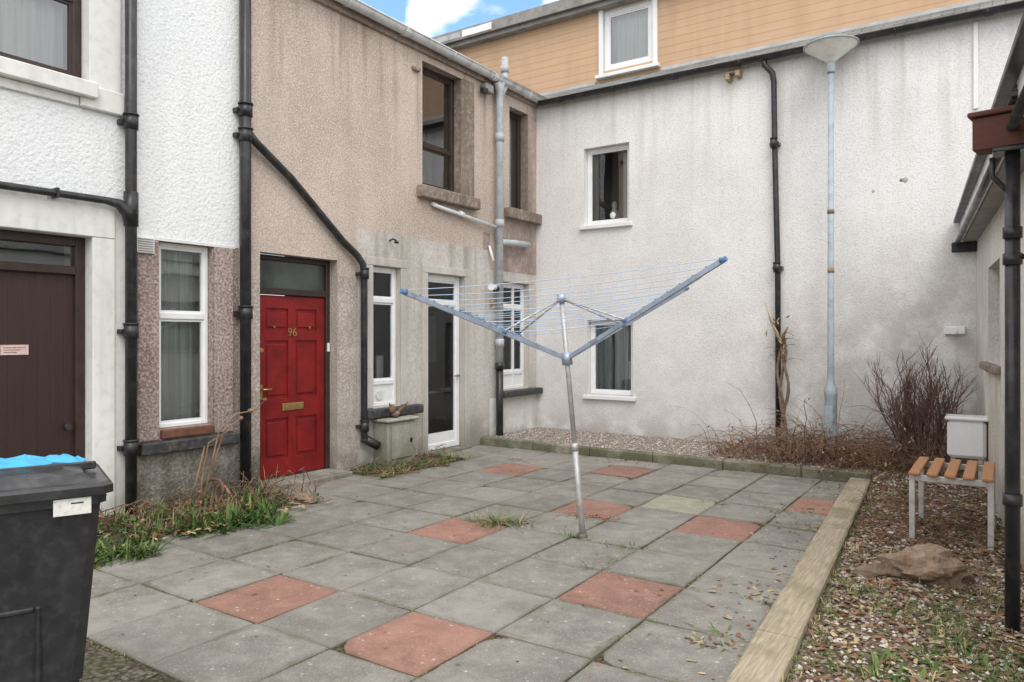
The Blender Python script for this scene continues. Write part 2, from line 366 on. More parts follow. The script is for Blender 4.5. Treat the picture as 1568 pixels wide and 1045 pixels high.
def wall(mb,u0,u1,z0,z1,ops,region,cu=(),cz=()):
    us=sorted(set([u0,u1]+[x for o in ops for x in o[:2]]+list(cu))); us=[x for x in us if u0-1e-6<=x<=u1+1e-6]
    zs=sorted(set([z0,z1]+[x for o in ops for x in o[2:4]]+list(cz))); zs=[x for x in zs if z0-1e-6<=x<=z1+1e-6]
    for i in range(len(us)-1):
        for j in range(len(zs)-1):
            a,b,c,d=us[i],us[i+1],zs[j],zs[j+1]; mu,mz=(a+b)/2,(c+d)/2
            if any(o[0]<mu<o[1] and o[2]<mz<o[3] for o in ops): continue
            mb.quad([(a,0,c),(b,0,c),(b,0,d),(a,0,d)],region(mu,mz))
    for o in ops:
        a,b,c,d,dep,m=o
        mb.quad([(a,0,c),(a,-dep,c),(a,-dep,d),(a,0,d)],m); mb.quad([(b,0,c),(b,-dep,c),(b,-dep,d),(b,0,d)],m)
        mb.quad([(a,0,d),(b,0,d),(b,-dep,d),(a,-dep,d)],m); mb.quad([(a,0,c),(b,0,c),(b,-dep,c),(a,-dep,c)],m)

def window(mp,parent,name,u0,u1,z0,z1,rec,fm,bars=(),vbars=(),fw=0.055,room=ROOM,curtain=None,cz=None,blank=(),depth=0.9,glassm=None):
    mb=MB(mp); n0=-rec-0.06; n1=-rec
    e=0.003
    mb.box(u0+e,u0+fw,n0,n1,z0+e,z1-e,fm,0.006); mb.box(u1-fw,u1-e,n0,n1,z0+e,z1-e,fm,0.006)
    mb.box(u0+fw,u1-fw,n0,n1-0.002,z0+e,z0+fw,fm,0.006); mb.box(u0+fw,u1-fw,n0,n1-0.002,z1-fw,z1-e,fm,0.006)
    for b in bars: mb.box(u0+fw,u1-fw,n0,n1+0.004,b-0.03,b+0.03,fm,0.006)
    for b in vbars: mb.box(b-0.022,b+0.022,n0,n1+0.003,z0+fw,z1-fw,fm,0.006)
    for (a,b) in blank: mb.box(u0+fw,u1-fw,n0+0.01,n1-0.015,a,b,fm)
    zz=[z0+fw]+sorted(bars)+[z1-fw]
    for a,b in zip(zz[:-1],zz[1:]):
        lo=a+(0.03 if a in bars else 0); hi=b-(0.03 if b in bars else 0)
        i=0.022
        mb.box(u0+fw,u0+fw+i,n0+0.01,n1-0.012,lo,hi,fm); mb.box(u1-fw-i,u1-fw,n0+0.01,n1-0.012,lo,hi,fm)
        mb.box(u0+fw+i,u1-fw-i,n0+0.01,n1-0.014,lo,lo+i,fm); mb.box(u0+fw+i,u1-fw-i,n0+0.01,n1-0.014,hi-i,hi,fm)
    mb.done(name+'_frame',parent)
    g=MB(mp); y=n0+0.03; g.quad([(u0+fw*.7,y,z0+fw*.7),(u1-fw*.7,y,z0+fw*.7),(u1-fw*.7,y,z1-fw*.7),(u0+fw*.7,y,z1-fw*.7)],glassm or GLASS); g.done(name+'_glass',parent,False)
    r=MB(mp); k=0.5; n2=n0-depth; n3=n0-0.02
    a,b,c,d=u0-k,u1+k,z0-0.25,z1+0.2
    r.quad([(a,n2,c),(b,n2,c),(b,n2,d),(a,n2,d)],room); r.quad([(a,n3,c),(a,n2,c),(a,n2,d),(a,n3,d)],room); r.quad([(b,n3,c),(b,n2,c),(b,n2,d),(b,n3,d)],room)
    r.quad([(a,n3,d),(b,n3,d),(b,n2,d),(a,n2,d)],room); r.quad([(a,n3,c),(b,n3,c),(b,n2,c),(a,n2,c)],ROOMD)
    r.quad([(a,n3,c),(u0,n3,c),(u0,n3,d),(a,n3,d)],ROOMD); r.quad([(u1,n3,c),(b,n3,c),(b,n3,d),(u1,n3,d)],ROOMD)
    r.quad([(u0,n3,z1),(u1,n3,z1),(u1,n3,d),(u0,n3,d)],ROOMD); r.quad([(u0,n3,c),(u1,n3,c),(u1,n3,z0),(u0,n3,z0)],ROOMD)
    if curtain:
        for (ca,cb) in cz:
            N=max(6,int((cb-ca)*34)); pts=[]
            for i in range(N+1):
                t=i/N; pts.append((ca+(cb-ca)*t,n3-0.07+0.022*math.sin(i*1.25),))
            for i in range(N):
                p,q=pts[i],pts[i+1]
                r.quad([(p[0],p[1],z0-0.1),(q[0],q[1],z0-0.1),(q[0],q[1],z1+0.05),(p[0],p[1],z1+0.05)],curtain)
    r.done(name+'_room',parent,False)

def pipe(mp,pts,r,m,name,parent,collars=(),seg=12):
    mb=MB(mp); mb.tube(pts,r,m,seg)
    for (u,z) in collars:
        mb.tube([(u,pts[0][1],z-0.06),(u,pts[0][1],z+0.06)],r*1.25,m,seg); mb.tube([(u,pts[0][1],z+0.06),(u,pts[0][1],z+0.075)],r*1.38,m,seg)
        mb.box(u-r*1.6,u+r*1.6,0.0,pts[0][1]-r*0.4,z-0.02,z+0.02,m)
    return mb.done(name,parent)

# ------------------------------------------------------------------ white house (left)
wh=root('white_rendered_house')
mb=MB(left)
ops=[(1.9,3.18,3.74,5.2,0.12,WSMOOTH),(2.1,3.21,0.0,2.44,0.13,WSMOOTH),(3.81,4.36,0.74,2.48,0.09,RUST)]
def reg(u,z):
    if u>3.57:
        if z<0.52: return GREY
        if z<2.49: return RUST
        return WHITE
    if u<3.50 and z<2.74 : return WSMOOTH
    return WHITE
wall(mb,0.2,4.655,-0.1,6.6,ops,reg,(3.50,3.57),(0.52,2.49,2.74))
mb.quad([(0.2,0,-.1),(0.2,-7,-.1),(0.2,-7,6.6),(0.2,0,6.6)],WHITE)
mb.quad([(4.655,0,5.4),(4.655,-7,5.4),(4.655,-7,6.6),(4.655,0,6.6)],WHITE)
mb.quad([(0.1,0.25,6.55),(4.75,0.25,6.55),(4.75,-3.5,8.6),(0.1,-3.5,8.6)],SLATE)
mb.quad([(0.1,-7,6.55),(4.75,-7,6.55),(4.75,-3.5,8.6),(0.1,-3.5,8.6)],SLATE)
mb.quad([(4.655,0,6.6),(4.655,-7,6.6),(4.655,-3.5,8.55)],WHITE)
mb.done('walls_and_roof',wh,False)
t=MB(left)
t.box(3.18,3.45,0.0,0.025,3.72,5.6,WSMOOTH,0.006)
t.box(1.6,3.22,0.0,0.10,3.60,3.735,WSMOOTH,0.01)
t.box(3.10,3.47,0.0,0.05,3.52,3.718,WSMOOTH,0.01)
t.box(1.6,3.095,0.0,0.03,3.52,3.597,WSMOOTH,0.006)
t.box(3.21,3.40,0.0,0.02,0.0,2.44,WSMOOTH,0.006)
t.box(1.8,3.40,0.0,0.022,2.443,2.70,WSMOOTH,0.006)
t.box(3.60,4.60,0.0,0.10,0.53,0.64,SILLBLK,0.012)
t.box(3.57,4.60,0.0,0.016,2.475,2.50,WSMOOTH)
t.box(3.82,4.35,-0.09,0.045,0.655,0.738,BRNWOOD,0.008)
t.box(3.60,3.80,0.0,0.022,0.65,2.47,RUST,0.006); t.box(4.37,4.58,0.0,0.022,0.65,2.47,RUST,0.006)
t.box(3.57,3.74,0.0,0.05,2.345,2.49,PVC,0.005)
for i in range(6): t.box(3.585,3.725,0.05,0.058,2.36+i*0.021,2.368+i*0.021,FASC)
t.done('trim',wh)
window(left,wh,'upper_window',1.9,3.18,3.74,5.2,0.10,BRNFR,bars=(4.45,),fw=0.075,curtain=NET,cz=[(1.9,3.1)])
window(left,wh,'lower_window',3.81,4.36,0.74,2.48,0.07,PVC,bars=(1.79,),fw=0.045,curtain=NET,cz=[(3.75,4.36)])
d=MB(left)
d.box(2.1,3.205,-0.19,-0.13,0,0.06,BRNFR); d.box(3.13,3.207,-0.18,-0.10,0.06,2.437,BRNFR,0.006)
d.box(2.1,3.13,-0.18,-0.10,2.36,2.437,BRNFR,0.006); d.box(2.1,3.13,-0.18,-0.095,2.12,2.19,BRNFR,0.006)
d.box(2.1,3.13,-0.17,-0.14,0.06,2.12,BROWND)
d.tube([(3.06,-0.14,0.84),(3.06,-0.09,0.84)],[0.012,0.02],BLACKP,10); d.tube([(3.06,-0.10,0.84),(3.06,-0.07,0.84)],0.028,BLACKP,12)
d.box(2.58,2.78,-0.14,-0.133,1.45,1.53,PINKLB)
for i in range(3): d.box(2.60,2.755-0.03*i,-0.133,-0.1315,1.505-0.018*i,1.509-0.018*i,REDBEAM)
d.done('plank_door',wh)
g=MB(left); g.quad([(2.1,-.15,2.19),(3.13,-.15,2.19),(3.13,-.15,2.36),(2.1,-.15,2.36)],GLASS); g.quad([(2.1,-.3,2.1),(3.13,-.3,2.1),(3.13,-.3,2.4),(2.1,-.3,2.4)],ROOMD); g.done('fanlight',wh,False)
pipe(left,[(3.50,0.09,0.02),(3.50,0.09,6.4)],0.048,BLACKP,'downpipe_a',wh,collars=[(3.50,3.47),(3.50,1.64),(3.50,0.62)])
mb=MB(left)
mb.tube([(1.2,0.06,2.735),(2.4,0.06,2.755),(3.30,0.06,2.76),(3.40,0.075,2.745),(3.47,0.09,2.68),(3.50,0.09,2.60)],[0.03,0.03,0.032,0.045,0.058,0.06],BLACKP,12)
mb.tube([(3.50,0.09,2.56),(3.50,0.09,2.86)],0.060,BLACKP,12)
for u in (2.0,2.9): mb.box(u-0.01,u+0.01,0,0.1,2.72,2.80,BLACKP)
mb.box(2.855,2.885,0.0,0.02,2.50,2.73,LABEL)
mb.done('side_pipe',wh)

# ------------------------------------------------------------------ pebbledash house
ph=root('pebbledash_house')
mb=MB(left)
ops=[(4.91,5.98,0.0,2.48,0.15,DOORM),(6.56,7.05,0.72,2.47,0.09,PALEM),(7.59,8.40,0.0,2.45,0.10,PALEM),(9.33,10.10,0.76,2.44,0.10,PALEM),
     (7.48,8.33,3.60,5.27,0.14,STONE),(9.55,10.08,3.60,5.20,0.14,STONE)]
def reg(u,z):
    if z<0.45 and u<4.91: return GREY
    if z<2.2 and u<4.91: return DOORM
    if 5.98<u<6.30 and z<2.3: return DOORM
    if 6.30<u<9.02 and z<2.885: return PALE
    if u>9.02 and z<0.66: return WSMOOTH
    if u>9.02 and z<2.60: return PALE
    if u>9.36 and z<3.42: return PINKST
    if u>8.85 and u<9.02 and 2.885<z<3.15: return PINKST
    return BROWN
wall(mb,4.655,10.35,-0.1,5.45,ops,reg,(6.30,9.02,9.36,8.85),(0.45,2.2,2.3,2.885,0.66,2.60,3.42,3.15))
mb.quad([(4.655,0.2,5.50),(10.8,0.2,5.50),(10.8,-3.4,7.2),(4.655,-3.4,7.2)],SLATE)
mb.quad([(4.655,-7,5.50),(10.8,-7,5.50),(10.8,-3.4,7.2),(4.655,-3.4,7.2)],SLATE)
mb.done('walls_and_roof',ph,False)
t=MB(left)
for (a,b,c,dd) in ((6.44,6.555,0.72,2.47),(7.055,7.17,0.72,2.47),(7.47,7.585,0.0,2.45),(8.405,8.52,0.0,2.45),(9.22,9.325,0.76,2.44),(10.105,10.21,0.76,2.44)):
    t.box(a,b,0,0.014,c,dd,PALEM,0.004)
for (a,b,c) in ((6.44,7.17,2.473),(7.47,8.52,2.453),(9.22,10.21,2.443)): t.box(a,b,0,0.016,c,c+0.10,PALEM,0.004)
t.box(6.36,7.37,0,0.13,0.60,0.71,SILLBLK,0.014)
t.box(9.22,10.34,0,0.14,0.66,0.755,SILLBLK,0.014)
t.box(8.335,8.62,0,0.012,3.60,5.28,STONE,0.004); t.box(7.36,8.64,0,0.12,3.43,3.595,STONE,0.014)
t.box(9.40,10.34,0,0.12,3.43,3.595,STONE,0.014); t.box(10.083,10.33,0,0.012,3.60,5.2,PINKST,0.004)
t.box(4.91,5.98,-0.15,0.26,-0.02,0.055,STEPM,0.012)
t.box(7.585,8.41,-0.10,0.12,-0.02,0.03,STEPM,0.008)
t.box(4.66,10.34,0,0.05,5.36,5.448,STONE,0.006)
t.done('margins_and_sills',ph)
window(left,ph,'sash_window',7.48,8.33,3.60,5.27,0.13,BRNFR,bars=(4.20,),fw=0.07,room=ROOM)
window(left,ph,'sash_window_b',9.55,10.08,3.60,5.20,0.13,BRNFR,fw=0.06,room=ROOM,curtain=NET,cz=[(9.9,10.1)])
window(left,ph,'kitchen_window',6.56,7.05,0.72,2.47,0.07,PVC,bars=(2.05,1.02),fw=0.05,blank=((0.77,0.99),),room=ROOMD,glassm=GLASSD)
window(left,ph,'corner_window',9.33,10.10,0.76,2.44,0.08,PVC,bars=(2.06,1.02),vbars=(9.78,),fw=0.055,blank=((0.81,0.99),),room=ROOMD,glassm=GLASSD)
window(left,ph,'glazed_door',7.60,8.39,0.03,2.45,0.08,PVC,bars=(2.06,),fw=0.085,blank=((0.11,0.26),),room=ROOMD,depth=1.4,glassm=GLASSD)
h=MB(left)
h.box(8.31,8.335,-0.08,-0.03,1.02,1.05,FASC); h.box(8.22,8.33,-0.045,-0.03,1.025,1.045,FASC)
h.tube([(6.75,-0.075,0.86),(6.75,-0.065,0.86)],0.06,LABEL,16)
h.box(6.90,7.02,-0.30,-0.26,0.95,1.35,LABEL,0.01); h.box(7.2,7.25,-0.5,-0.2,1.5,1.9,LABEL,0.01)
h.box(8.3,8.7,-0.8,-0.6,0.1,0.75,BRNWOOD,0.01); h.box(8.25,8.75,-0.82,-0.58,0.75,0.79,LABEL,0.01)
h.box(8.6,8.62,-1.2,-0.7,1.2,1.9,LABEL,0.01)
for i in range(8): h.tube([(7.8,-0.45,3.75),(7.8+U(-.12,.12),-0.42+U(-.05,.05),3.9+U(0,.12))],[0.008,0.03],LEAF if i%2 else PINKLB,5)
h.done('door_handle_and_window_items',ph)
d=MB(left)
fr=-0.15
d.box(4.915,4.97,fr-0.05,fr+0.03,0.06,2.475,BRNFR,0.006); d.box(5.92,5.976,fr-0.05,fr+0.03,0.06,2.475,BRNFR,0.006)
d.box(4.97,5.92,fr-0.05,fr+0.028,2.42,2.475,BRNFR,0.006); d.box(4.97,5.92,fr-0.05,fr+0.034,2.05,2.12,BRNFR,0.006)
d.box(4.97,5.92,fr-0.04,fr-0.01,2.12,2.42,DKGLS)
d.box(4.975,5.915,fr-0.05,fr-0.012,0.065,2.045,REDD,0.004)
f0,f1=fr-0.012,fr+0.006
z0,z1=0.065,2.045
ys=(4.978,5.085,5.395,5.495,5.80,5.912)
zs=(0.07,0.26,0.70,0.92,1.55,1.66,1.90,2.04)
for a,b in ((0,1),(4,5)): d.box(ys[a],ys[b],f0,f1,z0+.004,z1-.004,REDD,0.003)
d.box(ys[2],ys[3],f0,f1-0.0005,z0+.004,z1-.004,REDD,0.003)
for a,b in ((0,1),(2,3),(4,5),(6,7)):
    for q,w in ((1,2),(3,4)): d.box(ys[q],ys[w],f0,f1-0.001,zs[a],zs[b],REDD,0.003)
for a,b in ((1,2),(3,4),(5,6)):
    for q,w in ((1,2),(3,4)):
        d.box(ys[q]+0.035,ys[w]-0.035,f0,f1-0.003,zs[a]+0.035,zs[b]-0.035,REDD,0.008)
d.done('red_six_panel_door',ph)
d=MB(left)
d.box(5.31,5.60,f1,f1+0.012,0.78,0.86,BRASS,0.004); d.box(5.35,5.56,f1+0.012,f1+0.018,0.80,0.84,BRASS,0.003)
d.box(5.01,5.05,f1,f1+0.01,0.92,1.08,BRASS,0.003); d.tube([(5.03,f1+0.01,1.03),(5.03,f1+0.05,1.03),(5.13,f1+0.055,1.03)],0.010,BRASS,8)
d.tube([(5.03,f1,1.45),(5.03,f1+0.015,1.45)],0.025,BRASS,14)
d.tube([(5.20,f1,1.70),(5.20,f1+0.01,1.70)],0.012,BRASS,10); d.tube([(5.69,f1,1.70),(5.69,f1+0.01,1.70)],0.012,BRASS,10)
d.box(5.93,5.96,fr+0.03,fr+0.045,1.42,1.52,PVC)
d.done('door_furniture',ph)
cu=bpy.data.curves.new('house_number','FONT'); cu.body='96'; cu.size=0.13; cu.extrude=0.003; cu.align_x='CENTER'
to=bpy.data.objects.new('house_number',cu); scene.collection.objects.link(to); to.parent=ph
to.location=(XL+f1+0.004,5.445,1.60); to.rotation_euler=(math.radians(90),0,math.radians(90)); cu.materials.append(BRASS)

def gutter(mp,u0,u1,n,z0,z1,r,m,name,parent):
    mb=MB(mp); K=8
    for rr in (r,r*0.88):
        b=len(mb.v)
        for (u,z) in ((u0,z0),(u1,z1)):
            for k in range(K+1):
                a=math.pi+math.pi*k/K; mb.v.append(mb.P((u,n+rr*math.cos(a),z+rr*math.sin(a))))
        for k in range(K): mb.face([b+k,b+k+1,b+K+1+k+1,b+K+1+k],m,True)
    mb.tube([(u0,n+r,z0),(u1,n+r,z1)],0.012,m,6)
    L=abs(u1-u0); N=int(L/0.95)
    for i in range(N+1):
        t=(i+0.4)/(N+0.8); u=u0+(u1-u0)*t; z=z0+(z1-z0)*t
        mb.tube([(u-0.015,n-r*1.03,z),(u-0.015,n-r*0.75,z-r*0.8),(u-0.015,n,z-r*1.06),(u-0.015,n+r*0.75,z-r*0.8),(u-0.015,n+r*1.08,z+0.01)],0.012,m,5)
        if i%2==0:
            for k in range(5):
                a=math.pi+math.pi*k/5; a2=math.pi+math.pi*(k+1)/5
                mb.quad([(u-.05,n+r*1.12*math.cos(a),z+r*1.12*math.sin(a)),(u+.05,n+r*1.12*math.cos(a),z+r*1.12*math.sin(a)),(u+.05,n+r*1.12*math.cos(a2),z+r*1.12*math.sin(a2)),(u-.05,n+r*1.12*math.cos(a2),z+r*1.12*math.sin(a2))],m)
    mb.done(name,parent,False)
gutter(left,4.67,10.28,0.13,5.50,5.47,0.075,GUTTER,'gutter',ph)
pipe(left,[(4.67,0.09,0.10),(4.67,0.09,6.5)],0.055,BLACKP,'downpipe_b',ph,collars=[(4.67,3.87),(4.67,1.83),(4.67,3.62)])
pipe(left,[(4.70,0.09,3.66),(4.80,0.08,3.58),(5.26,0.06,3.30),(6.01,0.06,2.70),(6.22,0.07,2.56),(6.31,0.08,2.46),(6.33,0.08,2.34),(6.33,0.08,0.42),(6.36,0.09,0.34),(6.47,0.14,0.29)],0.042,BLACKP,'diagonal_downpipe',ph,collars=[(6.33,2.34),(6.33,0.52)])
mb=MB(left)
mb.tube([(6.33,0.06,0.38),(6.50,0.15,0.27)],0.055,BLACKP,12)
mb.tube([(9.14,0.10,1.15),(9.14,0.10,5.15),(9.12,0.11,5.30),(9.02,0.13,5.40)],0.055,GREYP,14)
mb.tube([(9.14,0.10,5.10),(9.20,0.10,5.30),(9.28,0.10,5.40),(9.28,0.10,5.85)],0.05,GREYP,14)
mb.tube([(9.28,0.10,5.62),(9.28,0.10,5.72)],0.062,GREYP,14)
mb.tube([(9.14,0.10,5.22),(9.14,0.10,5.42)],[0.055,0.08],GREYP,14)
for z in (4.6,3.3,1.5): mb.tube([(9.14,0.10,z-0.06),(9.14,0.10,z+0.06)],0.068,GREYP,14)
mb.tube([(9.14,0.10,0.0),(9.14,0.10,1.15)],0.055,BLACKP,14); mb.tube([(9.14,0.10,1.10),(9.14,0.10,1.2)],0.07,BLACKP,14)
mb.tube([(7.66,0.06,3.37),(7.70,0.06,3.36),(9.10,0.07,3.24)],0.026,PVC,10); mb.tube([(7.66,0.0,3.40),(7.66,0.06,3.37)],0.026,PVC,10)
mb.tube([(8.2,0.06,3.335),(8.3,0.06,3.325)],0.034,PVC,10)
mb.tube([(9.14,0.10,3.02),(9.60,0.10,3.05),(9.95,0.09,3.06),(9.95,0.0,3.06)],0.05,GREYP,12)
mb.tube([(8.78,0.20,2.32),(8.88,0.16,2.32),(9.10,0.10,2.33)],[0.05,0.04,0.04],PVC,12); mb.tube([(8.97,0.14,2.30),(9.02,0.13,2.31)],0.052,BLACKP,12)
mb.tube([(9.02,0.02,2.02),(9.02,0.05,2.12),(9.14,0.06,2.2),(9.3,0.05,2.2)],0.012,BRASS,8)
mb.tube([(9.25,0.02,2.6),(9.25,0.03,2.95)],0.014,PVC,8)
mb.tube([(8.98,0.10,2.72),(8.98,0.02,2.95)],0.02,PVC,8)
mb.done('soil_stack_and_wastes',ph)
mb=MB(left)
mb.box(8.76,8.95,0.03,0.13,5.20,5.32,FASC,0.01); mb.tube([(8.95,0.02,5.26),(8.95,0.06,5.26)],0.02,BLACKP,8)
mb.box(8.70,8.80,0.05,0.14,5.16,5.24,BLACKP,0.01)
mb.tube([(6.85,0,2.80),(6.85,0.06,2.82),(6.88,0.09,2.80)],0.012,BLACKP,8); mb.rockb(tuple(Vector(left(6.88,0.09,2.78))),0.03,0.03,0.02,BLACKP)
mb.box(7.26,7.40,0,0.05,5.08,5.13,STONE,0.01)
mb.tube([(6.40,0.02,1.9),(6.41,0.02,0.75)],0.006,BLACKP,5)
mb.done('wall_fittings',ph)

# ------------------------------------------------------------------ back building
bh=root('white_harled_back_house')
mb=MB(back)
ops=[(-5.56,-4.78,3.35,4.57,0.14,BACK),(-5.50,-4.72,0.68,1.85,0.14,BACK)]
wall(mb,-9.5,3.2,-0.1,5.45,ops,lambda u,z:BACK)
mb.quad([(-10,0.16,5.42),(3.2,0.16,5.42),(3.2,-0.60,5.80),(-10,-0.60,5.80)],SLATE)
mb.quad([(3.2,0,-.1),(3.2,-7,-.1),(3.2,-7,5.4),(3.2,0,5.4)],BACK)
mb.done('walls_and_slates',bh,False)
mb=MB(back)
wall(mb,-10,3.2,5.70,6.93,[(-5.46,-4.60,5.93,6.90,0.06,PVC)],lambda u,z:TAN)
for i in range(len(mb.v)): mb.v[i]=mb.v[i]+Vector((0,0.50,0))
mb.done('tan_dormer_cladding',bh,False)
mb=MB(lambda u,n,z:(u,YB+0.50-n,z))
mb.box(-10,3.3,-5,0.20,7.02,7.16,FASC,0.01); mb.box(-10,3.3,-0.02,0.16,6.93,7.02,FASC)
mb.box(-10,3.3,0.20,0.235,7.00,7.19,FASC,0.005)
mb.box(-8.2,-7.55,0.235,0.245,7.03,7.15,PVC); mb.box(-9.6,-8.25,0.235,0.242,7.04,7.14,LEAD)
mb.box(-5.54,-5.465,0.0,0.045,5.86,6.925,PVC,0.006); mb.box(-4.595,-4.52,0.0,0.045,5.86,6.925,PVC,0.006); mb.box(-5.58,-4.48,0.0,0.10,5.80,5.858,PVC,0.006)
mb.box(-10,-5.60,0.01,0.03,5.70,5.78,LEAD); mb.box(-4.46,3.2,0.01,0.03,5.70,5.78,LEAD)
mb.done('dormer_fascia_and_trim',bh)
window(lambda u,n,z:(u,YB+0.50-n,z),bh,'dormer_window',-5.46,-4.60,5.93,6.90,0.02,PVC,fw=0.08,curtain=NET,cz=[(-5.46,-4.6)],depth=0.5)
window(back,bh,'upper_window',-5.56,-4.78,3.35,4.57,0.10,PVC,fw=0.06,room=ROOM,curtain=NET,cz=[(-5.6,-5.42),(-5.0,-4.75)])
window(back,bh,'lower_window',-5.50,-4.72,0.68,1.85,0.10,PVC,fw=0.06,room=ROOM,curtain=CURT,cz=[(-5.5,-5.22),(-5.14,-4.72)])
mb=MB(back)
mb.box(-5.62,-4.72,0,0.06,3.28,3.345,PVC,0.008); mb.box(-5.56,-4.66,0,0.06,0.61,0.675,PVC,0.008)
mb.done('window_sills',bh)
mb=MB(back)
mb.lathe((-5.12,-0.19),[(0.04,3.42),(0.07,3.46),(0.08,3.51),(0.05,3.57),(0.03,3.61),(0.04,3.64),(0.035,3.69),(0.015,3.72)],LABEL,16)
mb.done('window_ornament',bh)
gutter(back,-6.30,3.1,0.14,5.40,5.39,0.06,BLACKP,'gutter',bh)
pipe(back,[(-2.73,0.13,5.36),(-2.72,0.13,5.28),(-2.63,0.08,5.17),(-2.61,0.08,5.05),(-2.60,0.08,4.2),(-2.56,0.08,2.52),(-2.55,0.08,0.05)],0.038,BLACKP,'downpipe',bh,collars=[(-2.60,4.2),(-2.56,2.52)])
mb=MB(back)
mb.box(-3.12,-3.06,0.0,0.16,5.20,5.28,TANW,0.01); mb.box(-3.26,-3.20,0.0,0.16,5.17,5.26,TANW,0.01); mb.box(-3.27,-3.05,0.0,0.10,5.27,5.31,STONE,0.01)
mb.box(-0.32,-0.27,0.0,0.03,4.3,5.33,PVC,0.004)
mb.tube([(-0.52,0.0,1.66),(-0.52,0.12,1.66)],0.04,PVC,12); mb.box(-0.62,-0.40,0,0.07,1.62,1.72,PVC,0.008)
mb.rockb(tuple(back(-1.05,0.0,3.55)),0.045,0.006,0.035,PALE,2,.4,0); mb.rockb(tuple(back(-1.4,0.0,3.45)),0.02,0.006,0.025,PALE,2,.4,0)
mb.done('wall_details',bh)

# ------------------------------------------------------------------ right lean-to
rb=root('white_lean_to_building')
mb=MB(right)
wall(mb,0.0,6.6,-0.1,2.95,[(1.55,2.7,1.35,2.28,0.15,RIGHTW)],lambda u,z:RIGHTW)
mb.quad([(6.6,0,-.1),(6.6,-3.5,-.1),(6.6,-3.5,2.95),(6.6,0,2.95)],RIGHTW)
mb.quad([(-0.0,0.22,2.98),(6.75,0.22,2.98),(6.75,-3.5,4.6),(0.0,-3.5,4.6)],SLATE)
mb.quad([(6.6,0,2.95),(6.6,-3.5,2.95),(6.6,-3.5,4.5)],RIGHTW)
mb.done('walls_and_roof',rb,False)
mb=MB(right)
mb.box(0.02,6.7,0.14,0.17,2.74,2.96,PVC,0.004); mb.box(0.02,6.7,0.0,0.138,2.72,2.745,FASC)
mb.box(0.02,6.7,0.17,0.24,2.955,2.99,BLACKP,0.004)
mb.tube([(0.05,0.20,2.72),(6.7,0.20,2.70)],0.028,BLACKP,8)
mb.box(0.03,0.08,0.0,0.26,2.60,2.72,BLACKP,0.01)
mb.done('eaves',rb)
window(right,rb,'side_window',1.55,2.7,1.35,2.28,0.13,BRNFR,vbars=(2.1,),fw=0.06,room=ROOMD,depth=0.6)
mb=MB(right); mb.box(1.45,2.8,0,0.07,1.27,1.345,STONE,0.01); mb.done('side_window_sill',rb)

# ------------------------------------------------------------------ ground
mb=MB(); S=160; mb.quad([(-S,-S,-0.035),(S,-S,-0.035),(S,S,-0.035),(-S,S,-0.035)],GROUNDM); mb.done('ground',None,False)

def inner(y): return -1.05-0.068*(y-3.39)
verts=[];faces=[];mis=[];tones=[];uvl=[]
xs=[-1.70-0.59*i for i in range(0,9)]
yedges=[1.99+0.63*i for i in range(-5,11)]+[8.75]
reds={(-3.78,2.93),(-2.58,2.93),(-2.0,4.2),(-2.0,6.08),(-1.45,7.35),(-3.17,6.08),(-3.78,4.83),(-4.9,7.35),(-3.78,7.98)}
buff={(-2.58,6.7)}
def slab(x0,x1a,x1b,y0,y1):
    g=0.0035; dz=[U(-0.006,0.006) for _ in range(4)]
    cx,cy=(x0+x1a)/2,(y0+y1)/2
    mi=0
    if any(abs(cx-a)<0.3 and abs(cy-b)<0.3 for a,b in reds): mi=1
    if any(abs(cx-a)<0.3 and abs(cy-b)<0.3 for a,b in buff): mi=2
    g+=U(0,0.005)
    N=6; rim=[]
    cs=[(x0+g,y0+g),(x1a-g,y0+g),(x1b-g,y1-g),(x0+g,y1-g)]; uvc=[(0,0),(1,0),(1,1),(0,1)]
    uvr=[]; zr=[]
    for i in range(4):
        j=(i+1)%4
        for k in range(N):
            t=k/N; x=cs[i][0]*(1-t)+cs[j][0]*t; y=cs[i][1]*(1-t)+cs[j][1]*t
            w=mnoise.noise(Vector((x*7,y*7,i*3.1)))*0.006
            if i in (0,2): y+=w
            else: x+=w
            rim.append((x,y)); uvr.append((uvc[i][0]*(1-t)+uvc[j][0]*t,uvc[i][1]*(1-t)+uvc[j][1]*t)); zr.append(dz[i]*(1-t)+dz[j]*t)
    if R()<0.18:
        k=random.choice((0,N,2*N,3*N)); rx,ry=rim[k]; f_=U(.05,.10); rim[k]=(rx+(cx-rx)*f_*1.6,ry+(cy-ry)*f_*1.6)
    b=len(verts); n=len(rim)
    for (x,y) in rim: verts.append((x,y,-0.04))
    for (x,y),z in zip(rim,zr): verts.append((x,y,-0.005+z))
    for (x,y),z in zip(rim,zr): verts.append((x+(cx-x)*0.017,y+(cy-y)*0.017,z))
    tone=R()
    def F(ix,uv): faces.append([b+i for i in ix]); mis.append(mi); tones.append(tone); uvl.append(uv)
    verts.append((cx,cy,sum(dz)/4))
    for i in range(n):
        j=(i+1)%n
        F((i,j,n+j,n+i),[uvr[i],uvr[j],uvr[j],uvr[i]]); F((n+i,n+j,2*n+j,2*n+i),[uvr[i],uvr[j],uvr[j],uvr[i]])
        F((2*n+i,2*n+j,3*n),[uvr[i],uvr[j],(.5,.5)])
for j in range(len(yedges)-1):
    y0,y1=yedges[j],yedges[j+1]
    slab(xs[0],inner(y0),inner(y1),y0,y1)
    for i in range(8):
        x1,x0=xs[i],xs[i+1]
        if i==7: x0=-6.43
        if i==7 and y0<4.4: continue
        if y0<1.9 and x0<-3.4: continue
        if i==7 and 5.9<y0<7.2: continue
        slab(x0,x1,x1,y0,y1)
me=bpy.data.meshes.new('paving'); me.from_pydata(verts,[],faces)
